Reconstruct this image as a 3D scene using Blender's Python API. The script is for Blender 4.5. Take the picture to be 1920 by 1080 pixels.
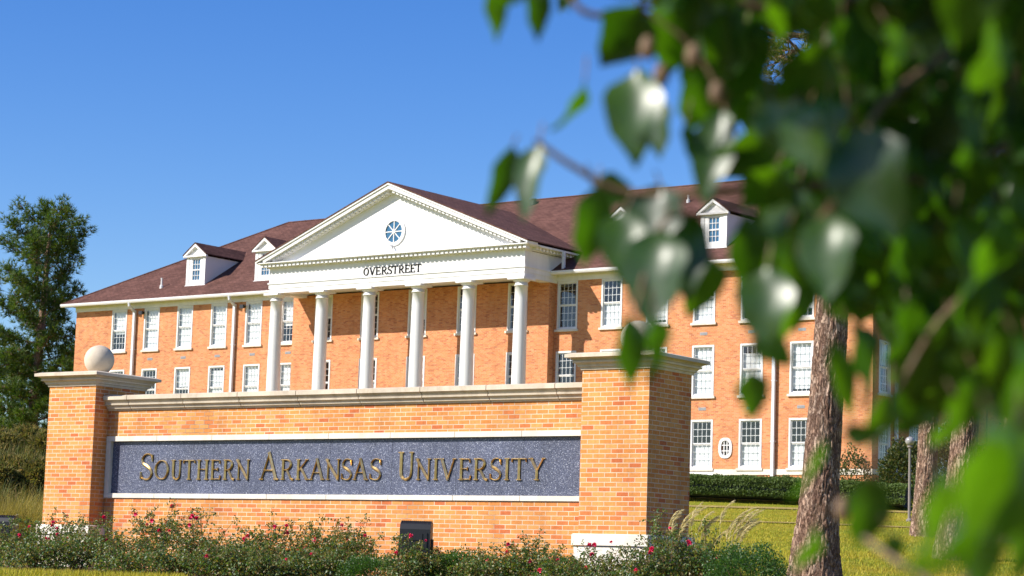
import bpy, math, random
from math import sin, cos, pi, radians, sqrt, atan2
from mathutils import Vector, Matrix, noise
random.seed(7)
scene = bpy.context.scene
for o in list(bpy.data.objects): bpy.data.objects.remove(o)
col = scene.collection

# ---------------------------------------------------------------- camera
PSI, TH, RO, FPX = .6397, .1279, .0312, 4207.38
Fv = Vector((-sin(PSI)*cos(TH), cos(PSI)*cos(TH), sin(TH)))
R0 = Vector((cos(PSI), sin(PSI), 0)); U0 = R0.cross(Fv)
Rv = R0*cos(RO)+U0*sin(RO); Uv = U0*cos(RO)-R0*sin(RO)
cam_d = bpy.data.cameras.new('camera'); cam = bpy.data.objects.new('camera', cam_d); col.objects.link(cam)
cam.matrix_world = Matrix(((Rv.x, Uv.x, -Fv.x, 0), (Rv.y, Uv.y, -Fv.y, 0), (Rv.z, Uv.z, -Fv.z, 0), (0, 0, 0, 1)))
cam_d.sensor_width = 36; cam_d.lens = FPX/1920*36
cam_d.clip_start = .05; cam_d.clip_end = 3000
cam_d.dof.use_dof = True; cam_d.dof.focus_distance = 38; cam_d.dof.aperture_fstop = 4.8
scene.camera = cam
scene.render.resolution_x = 1024; scene.render.resolution_y = 576

# ---------------------------------------------------------------- light
SUN = Vector((-.66, -1, .92)).normalized()
w = bpy.data.worlds.new('World'); scene.world = w; w.use_nodes = True
nt = w.node_tree; bg = nt.nodes['Background']
sky = nt.nodes.new('ShaderNodeTexSky'); sky.sky_type = 'NISHITA'; sky.sun_disc = False
sky.sun_elevation = math.asin(SUN.z); sky.sun_rotation = atan2(SUN.x, SUN.y) % (2*pi)
sky.air_density = 1.0; sky.dust_density = .35; sky.ozone_density = 4.0; sky.altitude = 0
hs = nt.nodes.new('ShaderNodeHueSaturation'); hs.inputs['Saturation'].default_value = 1.34; hs.inputs['Hue'].default_value = .517
nt.links.new(sky.outputs[0], hs.inputs['Color']); nt.links.new(hs.outputs[0], bg.inputs[0]); bg.inputs[1].default_value = .105
sl = bpy.data.lights.new('sun', 'SUN'); sl.energy = 5.0; sl.angle = radians(.5); sl.color = (1, .94, .85)
so = bpy.data.objects.new('sun', sl); col.objects.link(so)
so.rotation_euler = SUN.to_track_quat('Z', 'Y').to_euler()
scene.view_settings.view_transform = 'Standard'; scene.view_settings.look = 'None'
scene.view_settings.exposure = .64; scene.view_settings.gamma = 1

def at(px, py, D):            # a point D metres ahead of the camera
    return (Fv + Rv*((px-960)/FPX) - Uv*((py-540)/FPX))*D

# ---------------------------------------------------------------- materials
MT = {}
def nodes(name, rough=.7, spec=.3):
    m = bpy.data.materials.new(name); m.use_nodes = True; t = m.node_tree
    p = t.nodes['Principled BSDF']; p.inputs['Roughness'].default_value = rough
    p.inputs['Specular IOR Level'].default_value = spec
    MT[name] = m
    return m, t, p
def N(t, typ, **k):
    n = t.nodes.new(typ)
    for a, b in k.items():
        if a.startswith('i_'): n.inputs[a[2:].replace('_', ' ')].default_value = b
        else: setattr(n, a, b)
    return n
def ramp(t, src, stops, interp='LINEAR'):
    r = t.nodes.new('ShaderNodeValToRGB'); cr = r.color_ramp; cr.interpolation = interp
    while len(cr.elements) < len(stops): cr.elements.new(.5)
    for e, (p, c) in zip(cr.elements, stops):
        e.position = p; e.color = (c[0], c[1], c[2], 1) if not isinstance(c, (int, float)) else (c, c, c, 1)
    t.links.new(src, r.inputs[0]); return r
def mixc(t, a, b, fac, mode='MIX'):
    m = t.nodes.new('ShaderNodeMix'); m.data_type = 'RGBA'; m.blend_type = mode
    for s, v in ((6, a), (7, b), (0, fac)):
        if hasattr(v, 'is_linked') or hasattr(v, 'links'): t.links.new(v, m.inputs[s])
        elif s == 0: m.inputs[0].default_value = v
        else: m.inputs[s].default_value = (v[0], v[1], v[2], 1)
    return m.outputs[2]
def noisef(t, scale, detail=4, rough=.6, coord='Object', sc=None):
    tc = t.nodes.new('ShaderNodeTexCoord'); n = t.nodes.new('ShaderNodeTexNoise')
    n.inputs['Scale'].default_value = scale; n.inputs['Detail'].default_value = detail; n.inputs['Roughness'].default_value = rough
    if sc:
        mp = t.nodes.new('ShaderNodeMapping'); mp.inputs['Scale'].default_value = sc
        t.links.new(tc.outputs[coord], mp.inputs[0]); t.links.new(mp.outputs[0], n.inputs[0])
    else: t.links.new(tc.outputs[coord], n.inputs[0])
    return n.outputs[0]
def bump(t, p, h, strength, dist=.02):
    b = t.nodes.new('ShaderNodeBump'); b.inputs['Strength'].default_value = strength; b.inputs['Distance'].default_value = dist
    t.links.new(h, b.inputs['Height']); t.links.new(b.outputs[0], p.inputs['Normal'])
def plain(name, c, rough=.6, spec=.3, var=.12, scale=3, metal=0, bmp=0):
    m, t, p = nodes(name, rough, spec); p.inputs['Metallic'].default_value = metal
    n = noisef(t, scale)
    lo = [x*(1-var) for x in c]; hi = [min(1, x*(1+var)) for x in c]
    t.links.new(ramp(t, n, [(.3, lo), (.7, hi)]).outputs[0], p.inputs['Base Color'])
    if bmp: bump(t, p, noisef(t, scale*12), bmp, .01)
    return m
def brick(name, stops, mortar, bw, rh, ms, stain, patch=0., crack=0.):
    m, t, p = nodes(name, .85, .2)
    tc = t.nodes.new('ShaderNodeTexCoord')
    b = t.nodes.new('ShaderNodeTexBrick'); b.offset = .5; b.squash = 1
    for k, v in (('Scale', 1), ('Mortar Size', ms), ('Mortar Smooth', .15), ('Bias', 0), ('Brick Width', bw), ('Row Height', rh)): b.inputs[k].default_value = v
    b.inputs['Color1'].default_value = (0, 0, 0, 1); b.inputs['Color2'].default_value = (1, 1, 1, 1); b.inputs['Mortar'].default_value = (.5, .5, .5, 1)
    t.links.new(tc.outputs['UV'], b.inputs['Vector'])
    c = ramp(t, b.outputs['Color'], stops, 'CONSTANT').outputs[0]
    c = mixc(t, c, ramp(t, noisef(t, 22, 3, .7), [(.25, .75), (.75, 1.18)]).outputs[0], .8, 'MULTIPLY')
    mo = mixc(t, mortar, ramp(t, noisef(t, 2.3, 3), [(.35, .55), (.65, 1.)]).outputs[0], .7, 'MULTIPLY')
    c = mixc(t, c, mo, b.outputs['Fac'])
    c = mixc(t, c, ramp(t, noisef(t, .7, 6, .62), [(.3, 1-stain), (.7, 1.08)]).outputs[0], .9, 'MULTIPLY')
    c = mixc(t, c, ramp(t, noisef(t, 2.2, 5, .65, sc=(1, 1, .12)), [(.32, 1-stain*1.3), (.55, 1.)]).outputs[0], .9, 'MULTIPLY')
    if patch:
        f = ramp(t, noisef(t, 1.3, 5, .7), [(.62, 0.), (.74, patch)]).outputs[0]
        c = mixc(t, c, (.66, .50, .42), f)
    if crack:   # dark damp joints
        f = ramp(t, noisef(t, .8, 3, .6, sc=(1, 1, .6)), [(.60, 0.), (.78, crack)]).outputs[0]
        mm = t.nodes.new('ShaderNodeMath'); mm.operation = 'MULTIPLY'
        t.links.new(f, mm.inputs[0]); t.links.new(b.outputs['Fac'], mm.inputs[1])
        c = mixc(t, c, (.10, .055, .03), mm.outputs[0])
    t.links.new(c, p.inputs['Base Color'])
    iv = t.nodes.new('ShaderNodeMath'); iv.operation = 'SUBTRACT'; iv.inputs[0].default_value = 1; t.links.new(b.outputs['Fac'], iv.inputs[1])
    ad = t.nodes.new('ShaderNodeMath'); ad.operation = 'MULTIPLY_ADD'; t.links.new(noisef(t, 60, 3), ad.inputs[0]); ad.inputs[1].default_value = .5; t.links.new(iv.outputs[0], ad.inputs[2])
    bump(t, p, ad.outputs[0], .5 if ms > .0061 else .15, .006)
    return m
Y1, Y2, Y3, RD, DR = (.65, .275, .078), (.67, .31, .098), (.61, .245, .070), (.60, .19, .06), (.54, .15, .05)
brick('sign_brick', [(0, Y1), (.2, Y2), (.42, Y3), (.56, Y1), (.70, (.62, .235, .06)), (.82, RD), (.96, DR)], (.80, .58, .41), .2154, .072, .0064, .16, .30, .95)
brick('hall_brick', [(0, (.58, .225, .085)), (.25, (.62, .25, .095)), (.5, (.54, .195, .075)), (.72, (.62, .27, .115)), (.92, (.45, .145, .06))], (.56, .36, .25), .2154, .0718, .006, .10)
# limestone
def stone(name, c, dirt):
    m, t, p = nodes(name, .8, .2)
    a = mixc(t, c, ramp(t, noisef(t, 1.6, 6, .7), [(.3, .72), (.65, 1.05)]).outputs[0], .9, 'MULTIPLY')
    a = mixc(t, a, dirt, ramp(t, noisef(t, 3.5, 6, .72, sc=(1, 1, .5)), [(.52, 0.), (.75, .55)]).outputs[0])
    t.links.new(a, p.inputs['Base Color']); bump(t, p, noisef(t, 45, 5), .35, .006)
stone('limestone', (.62, .53, .41), (.30, .23, .15))
stone('pale_stone', (.74, .68, .58), (.50, .42, .32))
# granite
m, t, p = nodes('granite', .28, .5)
tc = t.nodes.new('ShaderNodeTexCoord'); vo = t.nodes.new('ShaderNodeTexVoronoi'); vo.inputs['Scale'].default_value = 120
t.links.new(tc.outputs['Object'], vo.inputs[0])
sp = t.nodes.new('ShaderNodeSeparateColor'); t.links.new(vo.outputs['Color'], sp.inputs[0])
c = ramp(t, sp.outputs[0], [(0, (.028, .034, .062)), (.3, (.055, .062, .105)), (.6, (.085, .095, .15)), (.80, (.13, .145, .20)), (.95, (.36, .38, .45))], 'CONSTANT').outputs[0]
c = mixc(t, c, ramp(t, noisef(t, 1.2, 5), [(.3, .8), (.7, 1.3)]).outputs[0], 1., 'MULTIPLY')
t.links.new(c, p.inputs['Base Color'])
rr = ramp(t, sp.outputs[1], [(0, .2), (1, .65)]).outputs[0]; t.links.new(rr, p.inputs['Roughness'])
# bronze
m, t, p = nodes('bronze', .34, .5); p.inputs['Metallic'].default_value = .85
t.links.new(ramp(t, noisef(t, 9, 4), [(.3, (.62, .38, .11)), (.7, (.95, .68, .28))]).outputs[0], p.inputs['Base Color'])
plain('black_letter', (.02, .02, .022), .5)
m, t, p = nodes('white_paint', .5, .35)
c = mixc(t, (.72, .71, .70), ramp(t, noisef(t, 2.5, 6, .7, sc=(1, 1, .15)), [(.3, .86), (.6, 1.)]).outputs[0], .9, 'MULTIPLY')
t.links.new(c, p.inputs['Base Color'])
plain('soffit_bounce', (.74, .69, .62), .6, .3, .05, 1)  # warm beige puts the bounced light into the ceiling colour
plain('gutter_paint', (.70, .69, .68), .4, .5, .06, 1)
plain('downspout_paint', (.62, .64, .68), .4, .5, .06, 1)
plain('blind', (.68, .70, .70), .8, .2, .05, 2)
plain('painted_shade', (.035, .04, .04), .9, .1, .3, .6)  # dark colour stands in for shade behind windows and inside hedges
plain('dark_metal', (.010, .011, .013), .5, .5, .2, 5)
plain('grey_metal', (.30, .30, .31), .4, .5, .1, 5)
plain('soil', (.12, .075, .045), .95, .1, .3, 6, 0, .5)
plain('concrete', (.34, .25, .08), .9, .2, .15, 1.5, 0, .3)
plain('stem', (.13, .09, .045), .8, .2, .3, 8)
plain('twig', (.16, .10, .06), .6, .3, .25, 30)
plain('petal', (.80, .035, .13), .6, .3, .25, 12)
plain('pole_paint', (.22, .19, .17), .5)
plain('globe', (.30, .29, .29), .2, .5, .04, 3)
plain('rust_metal', (.22, .09, .06), .6, .3, .2, 3)
# siding / boards on the white gable
m, t, p = nodes('white_siding', .5, .4); p.inputs['Base Color'].default_value = (.74, .73, .72, 1)
tc = t.nodes.new('ShaderNodeTexCoord'); wv = N(t, 'ShaderNodeTexWave', bands_direction='Y', wave_profile='SAW'); wv.inputs['Scale'].default_value = 2.2
t.links.new(tc.outputs['UV'], wv.inputs[0]); bump(t, p, wv.outputs[1], .35, .02)
# roof shingles
m, t, p = nodes('shingle', .9, .15)
tc = t.nodes.new('ShaderNodeTexCoord'); b = t.nodes.new('ShaderNodeTexBrick')
for k, v in (('Scale', 1), ('Mortar Size', .012), ('Brick Width', .33), ('Row Height', .15)): b.inputs[k].default_value = v
b.inputs['Color1'].default_value = (.095, .044, .034, 1); b.inputs['Color2'].default_value = (.145, .070, .055, 1); b.inputs['Mortar'].default_value = (.06, .028, .022, 1)
t.links.new(tc.outputs['UV'], b.inputs[0])
c = mixc(t, b.outputs[0], ramp(t, noisef(t, .9, 7, .7), [(.3, .72), (.7, 1.2)]).outputs[0], 1., 'MULTIPLY')
c = mixc(t, c, ramp(t, noisef(t, 5, 4, .7), [(.3, .85), (.7, 1.15)]).outputs[0], 1., 'MULTIPLY')
t.links.new(c, p.inputs['Base Color']); bump(t, p, b.outputs['Fac'], .3, .02)
# glass: see-through with a reflection
m, t, p = nodes('glass', .04); t.nodes.remove(p)
tr = t.nodes.new('ShaderNodeBsdfTransparent'); tr.inputs[0].default_value = (.97, .98, .98, 1)
gl = t.nodes.new('ShaderNodeBsdfGlossy'); gl.inputs['Roughness'].default_value = .03
fr = t.nodes.new('ShaderNodeFresnel'); fr.inputs[0].default_value = 1.75
gm = t.nodes.new('ShaderNodeNewGeometry'); bf = t.nodes.new('ShaderNodeMath'); bf.operation = 'SUBTRACT'; bf.inputs[0].default_value = 1; t.links.new(gm.outputs['Backfacing'], bf.inputs[1])
ml = t.nodes.new('ShaderNodeMath'); ml.operation = 'MULTIPLY'; t.links.new(fr.outputs[0], ml.inputs[0]); t.links.new(bf.outputs[0], ml.inputs[1])
mx = t.nodes.new('ShaderNodeMixShader'); t.links.new(ml.outputs[0], mx.inputs[0]); t.links.new(tr.outputs[0], mx.inputs[1]); t.links.new(gl.outputs[0], mx.inputs[2])
t.links.new(mx.outputs[0], t.nodes['Material Output'].inputs[0])
plain('blue_glass', (.03, .11, .20), .08, .8, .2, 1)
# leaves: colour varies leaf by leaf
def leafmat(name, cols, rough=.5, spec=.4, trans=.35, tcol=None, detail=0):
    m, t, p = nodes(name, rough, spec)
    g = t.nodes.new('ShaderNodeNewGeometry')
    n = len(cols); r = ramp(t, g.outputs['Random Per Island'], [(i/max(1, n-1), c) for i, c in enumerate(cols)])
    c = r.outputs[0]
    if detail: c = mixc(t, c, ramp(t, noisef(t, detail, 4), [(.3, .75), (.7, 1.25)]).outputs[0], 1., 'MULTIPLY')
    t.links.new(c, p.inputs['Base Color'])
    tl = t.nodes.new('ShaderNodeBsdfTranslucent')
    tc2 = mixc(t, c, tcol or (2.2, 2.4, .8), 1., 'MULTIPLY')
    t.links.new(tc2, tl.inputs[0])
    mx = t.nodes.new('ShaderNodeMixShader'); mx.inputs[0].default_value = trans
    t.links.new(p.outputs[0], mx.inputs[1]); t.links.new(tl.outputs[0], mx.inputs[2])
    t.links.new(mx.outputs[0], t.nodes['Material Output'].inputs[0])
    return m
leafmat('near_leaf', [(.012, .036, .005), (.022, .060, .007), (.034, .078, .009), (.016, .045, .008)], .38, .75, .34, (5.6, 5.8, .6), 30)
leafmat('rose_leaf', [(.03, .065, .022), (.055, .11, .03), (.085, .145, .035), (.12, .16, .04), (.19, .16, .04), (.16, .10, .04)], .45, .5, .3)
leafmat('box_leaf', [(.02, .06, .012), (.04, .10, .015), (.06, .13, .02)], .45, .5, .3)
leafmat('hedge_leaf', [(.06, .095, .02), (.09, .135, .03), (.12, .165, .04)], .6, .3, .2)
leafmat('pine_needle', [(.02, .045, .012), (.04, .075, .015), (.08, .11, .018), (.15, .15, .02), (.26, .19, .03)], .5, .3, .2)
leafmat('far_needle', [(.02, .055, .014), (.045, .09, .018), (.08, .125, .02), (.14, .16, .025)], .5, .3, .25)
leafmat('holly_leaf', [(.02, .04, .015), (.04, .065, .02), (.08, .09, .02), (.13, .11, .03)], .5, .3, .2)
leafmat('tall_grass', [(.06, .08, .02), (.11, .11, .03), (.20, .14, .045), (.05, .075, .018), (.09, .10, .025), (.30, .19, .08)], .7, .2, .25, (1.5, 1.5, .8), 1.4)
leafmat('brush_leaf', [(.10, .12, .03), (.15, .14, .035), (.24, .18, .05), (.08, .11, .03), (.32, .21, .09)], .7, .2, .35, (1.5, 1.5, .8), 1.2)
leafmat('gold_grass', [(.30, .24, .05), (.36, .27, .08), (.22, .21, .04)], .7, .2, .3, (1.4, 1.4, .8))
leafmat('plume', [(.62, .52, .26), (.74, .64, .38), (.54, .46, .20)], .8, .1, .3, (1.2, 1.2, .9))
leafmat('lawn_blade', [(.34, .30, .025), (.46, .37, .035), (.27, .31, .025), (.52, .40, .07)], .7, .2, .3, (1.4, 1.4, .8))
# bark
m, t, p = nodes('bark', .95, .1)
tc = t.nodes.new('ShaderNodeTexCoord')
mp = t.nodes.new('ShaderNodeMapping'); mp.inputs['Scale'].default_value = (1, 1, .27); t.links.new(tc.outputs['Object'], mp.inputs[0])
nz = t.nodes.new('ShaderNodeTexNoise'); nz.inputs['Scale'].default_value = 9; nz.inputs['Detail'].default_value = 6; nz.inputs['Roughness'].default_value = .7; t.links.new(mp.outputs[0], nz.inputs[0])
ma = t.nodes.new('ShaderNodeMix'); ma.data_type = 'RGBA'; ma.inputs[0].default_value = .22; t.links.new(mp.outputs[0], ma.inputs[6]); t.links.new(nz.outputs[1], ma.inputs[7])
vo = t.nodes.new('ShaderNodeTexVoronoi'); vo.feature = 'DISTANCE_TO_EDGE'; vo.inputs['Scale'].default_value = 19; t.links.new(ma.outputs[2], vo.inputs[0])
v2 = t.nodes.new('ShaderNodeTexVoronoi'); v2.inputs['Scale'].default_value = 19; t.links.new(ma.outputs[2], v2.inputs[0])
pl = ramp(t, v2.outputs['Color'], [(.2, (.22, .13, .09)), (.5, (.36, .235, .165)), (.8, (.49, .35, .26))]).outputs[0]
pl = mixc(t, pl, ramp(t, noisef(t, 30, 5, .7, sc=(1, 1, .4)), [(.3, .6), (.7, 1.2)]).outputs[0], 1., 'MULTIPLY')
c = mixc(t, (.10, .055, .04), pl, ramp(t, vo.outputs[0], [(.0, 0.), (.13, 1.)]).outputs[0])
t.links.new(c, p.inputs['Base Color'])
hh = ramp(t, vo.outputs[0], [(0, 0.), (.16, 1.)]).outputs[0]
ad = t.nodes.new('ShaderNodeMath'); ad.operation = 'MULTIPLY_ADD'; t.links.new(noisef(t, 26, 6, .75), ad.inputs[0]); ad.inputs[1].default_value = .45; t.links.new(hh, ad.inputs[2])
bump(t, p, ad.outputs[0], .8, .02)
# lawn
m, t, p = nodes('lawn', .95, .1)
c = ramp(t, noisef(t, .35, 6, .7), [(.3, (.27, .22, .02)), (.5, (.42, .33, .03)), (.7, (.52, .38, .05))]).outputs[0]
c = mixc(t, c, (.25, .30, .025), ramp(t, noisef(t, .16, 5, .75), [(.40, 0.), (.58, .8)]).outputs[0])
c = mixc(t, c, (.20, .11, .05), ramp(t, noisef(t, 1.1, 5, .8), [(.64, 0.), (.74, .6)]).outputs[0])
c = mixc(t, c, ramp(t, noisef(t, 6, 6, .8), [(.3, .6), (.7, 1.25)]).outputs[0], 1., 'MULTIPLY')
t.links.new(c, p.inputs['Base Color']); bump(t, p, noisef(t, 18, 6, .8), 1., .08)

# ---------------------------------------------------------------- mesh builder
class MB:
    def __init__(s): s.v = []; s.f = []
    def pt(s, p): s.v.append((p[0], p[1], p[2])); return len(s.v)-1
    def poly(s, pts): s.f.append([s.pt(p) for p in pts])
    def box(s, a0, a1, b0, b1, c0, c1, tf=None):
        P = [(x, y, z) for z in (c0, c1) for y in (b0, b1) for x in (a0, a1)]
        if tf: P = [tf(*q) for q in P]
        i = len(s.v); s.v += [tuple(q) for q in P]
        for q in ((0, 2, 3, 1), (4, 5, 7, 6), (0, 1, 5, 4), (2, 6, 7, 3), (0, 4, 6, 2), (1, 3, 7, 5)): s.f.append([i+k for k in q])
    def prism(s, pts, d):     # polygon pts extruded by vector d
        n = len(pts); i = len(s.v); s.v += [tuple(q) for q in pts]; s.v += [(q[0]+d[0], q[1]+d[1], q[2]+d[2]) for q in pts]
        s.f.append([i+k for k in range(n)][::-1]); s.f.append([i+n+k for k in range(n)])
        for k in range(n): s.f.append([i+k, i+(k+1) % n, i+n+(k+1) % n, i+n+k])
    def tube(s, pts, rad, n=8, caps=True, wob=None):
        pts = [Vector(p) for p in pts]; rings = []
        ref = Vector((0, 0, 1)) if abs((pts[-1]-pts[0]).normalized().z) < .9 else Vector((1, 0, 0))
        for k, p in enumerate(pts):
            d = (pts[min(k+1, len(pts)-1)]-pts[max(k-1, 0)]).normalized()
            a = d.cross(ref).normalized(); b = d.cross(a)
            r = rad[k] if isinstance(rad, (list, tuple)) else rad
            ring = []
            for j in range(n):
                th = 2*pi*j/n; rj = r*(wob(k, j, th) if wob else 1)
                ring.append(s.pt(p+a*(cos(th)*rj)+b*(sin(th)*rj)))
            rings.append(ring)
        for A, B in zip(rings, rings[1:]):
            for j in range(n): s.f.append([A[j], A[(j+1) % n], B[(j+1) % n], B[j]])
        if caps: s.f.append(rings[0][::-1]); s.f.append(rings[-1])
    def lathe(s, cx, cy, prof, n=24):
        rings = [[s.pt((cx+r*cos(2*pi*j/n), cy+r*sin(2*pi*j/n), z)) for j in range(n)] for r, z in prof]
        for A, B in zip(rings, rings[1:]):
            for j in range(n): s.f.append([A[j], A[(j+1) % n], B[(j+1) % n], B[j]])
        s.f.append(rings[0][::-1]); s.f.append(rings[-1])
    def loft(s, x0, x1, y0, y1, prof):   # square rings: (z, outset)
        rings = [[s.pt(q) for q in ((x0-o, y0-o, z), (x1+o, y0-o, z), (x1+o, y1+o, z), (x0-o, y1+o, z))] for z, o in prof]
        for A, B in zip(rings, rings[1:]):
            for j in range(4): s.f.append([A[j], A[(j+1) % 4], B[(j+1) % 4], B[j]])
        s.f.append(rings[0][::-1]); s.f.append(rings[-1])
    def build(s, name, mat, parent=None, org=(0, 0, 0), smooth=False, uv=True, sel=None):
        me = bpy.data.meshes.new(name)
        me.from_pydata([(a-org[0], b-org[1], c-org[2]) for a, b, c in s.v], [], s.f)
        me.materials.append(MT[mat])
        if uv:
            ul = me.uv_layers.new(name='UVMap').data
            for poly in me.polygons:
                nx, ny, nz = [abs(q) for q in poly.normal]
                for li in poly.loop_indices:
                    x, y, z = me.vertices[me.loops[li].vertex_index].co
                    if nz > .97: q = (x, y)
                    elif nz > .3: q = (x, y/max(nz, .1)) if ny > nx else (y, x/max(nz, .1))
                    elif ny >= nx: q = (x, z)
                    else: q = (y+.1, z)
                    ul[li].uv = q
        if smooth: me.shade_smooth()
        o = bpy.data.objects.new(name, me); col.objects.link(o)
        if parent: o.parent = parent
        return o
def tag(o, label, cat, group=None, kind=None):
    if label: o['label'] = label
    if cat: o['category'] = cat
    if group: o['group'] = group
    if kind: o['kind'] = kind
    return o
def thing(name, label, cat, loc, rz=0, group=None):
    o = bpy.data.objects.new(name, None); col.objects.link(o); o.location = loc; o.rotation_euler = (0, 0, rz)
    return tag(o, label, cat, group)

# ---------------------------------------------------------------- ground
FH = Vector((-sin(PSI), cos(PSI))); RH = Vector((cos(PSI), sin(PSI)))
PROF = [(-400, -3), (-20, -1.75), (5, -1.65), (20, -1.0), (28, -.42), (32, -.2), (41, -.1), (44, .2), (50, .6), (60, 1.12), (70, 1.62), (85, 2.9), (92, 4.0), (98, 4.55), (2000, 4.6)]
def sm(t): t = max(0, min(1, t)); return t*t*(3-2*t)
def ground(x, y):
    t = x*FH.x+y*FH.y; l = x*RH.x+y*RH.y
    for (a, za), (b, zb) in zip(PROF, PROF[1:]):
        if t <= b: break
    z = za+(zb-za)*max(0, min(1, (t-a)/(b-a)))
    z += 1.55*sm((t-44)/15)*sm((-l-8.2)/3.5)*(1-sm((t-78)/20))
    z += .05*noise.noise(Vector((x*.15, y*.15, 0)))
    return z
def tl(t, l): return FH.x*t+RH.x*l, FH.y*t+RH.y*l
mb = MB()
ts = [-400, -150, -60, -30]+[x for x in range(-20, 120, 2)]+[125, 135, 150, 180, 240, 350, 600, 1200, 2000]
ls = [-1500, -700, -300, -150, -80]+[x*2 for x in range(-30, 31)]+[80, 150, 300, 700, 1500]
idx = {}
for a, t_ in enumerate(ts):
    for b_, l_ in enumerate(ls):
        x, y = tl(t_, l_); idx[a, b_] = mb.pt((x, y, ground(x, y)))
for a in range(len(ts)-1):
    for b_ in range(len(ls)-1): mb.f.append([idx[a, b_], idx[a, b_+1], idx[a+1, b_+1], idx[a+1, b_]])
tag(mb.build('ground', 'lawn', smooth=True), 'golden green lawn rising gently to the brick hall', None, kind='structure')
def strip(name, label, t0, t1, l0, l1, mat, dz, slope=0.):
    mb = MB(); n = 40
    A = []
    for k in range(n+1):
        l = l0+(l1-l0)*k/n; row = []
        for q in range(4):
            t_ = t0+(t1-t0)*q/3+slope*(l-l0)+.3*sin(l*.12)
            x, y = tl(t_, l); row.append(mb.pt((x, y, ground(x, y)+dz)))
        A.append(row)
    for P, Q in zip(A, A[1:]):
        for q in range(3): mb.f.append([P[q], Q[q], Q[q+1], P[q+1]])
    tag(mb.build(name, mat), label, None, kind='structure')
strip('path', 'pale concrete path across the lawn below the hedge', 82.9, 84.0, 2, 45, 'concrete', .03, .02)
strip('path', 'narrow concrete path crossing the middle of the lawn', 73.8, 74.3, 3, 45, 'concrete', .03, .015)
strip('flower_bed', 'dark mulch bed along the foot of the sign', 29.5, 40.6, -12.5, 4.2, 'soil', .015)

# ---------------------------------------------------------------- letters
def cat(P, n=5):
    P = [Vector(p) for p in P]; out = []
    for i in range(len(P)-1):
        a = P[max(i-1, 0)]; b = P[i]; c = P[i+1]; d = P[min(i+2, len(P)-1)]
        for k in range(n):
            u = k/n
            out.append(.5*((2*b)+(c-a)*u+(2*a-5*b+4*c-d)*u*u+(3*b-a-3*c+d)*u**3))
    out.append(P[-1]); return out
def stroke(mb, pts, ws, tf, h):
    """a ridge-backed bar along 2-D points, width ws"""
    pts = [Vector((p[0], p[1])) for p in pts]; n = len(pts); rows = []
    for i, p in enumerate(pts):
        d = (pts[min(i+1, n-1)]-pts[max(i-1, 0)]); d = d.normalized() if d.length else Vector((1, 0)); nn = Vector((-d.y, d.x))
        w_ = ws[i] if isinstance(ws, (list, tuple)) else ws
        L, Rr = p+nn*w_/2, p-nn*w_/2
        rows.append([mb.pt(tf(L.x, 0, L.y)), mb.pt(tf(L.x, h*.35, L.y)), mb.pt(tf(p.x, h, p.y)), mb.pt(tf(Rr.x, h*.35, Rr.y)), mb.pt(tf(Rr.x, 0, Rr.y))])
    for A, B in zip(rows, rows[1:]):
        for k in range(4): mb.f.append([A[k], B[k], B[k+1], A[k+1]])
    mb.f.append(rows[0]); mb.f.append(rows[-1][::-1])
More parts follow.
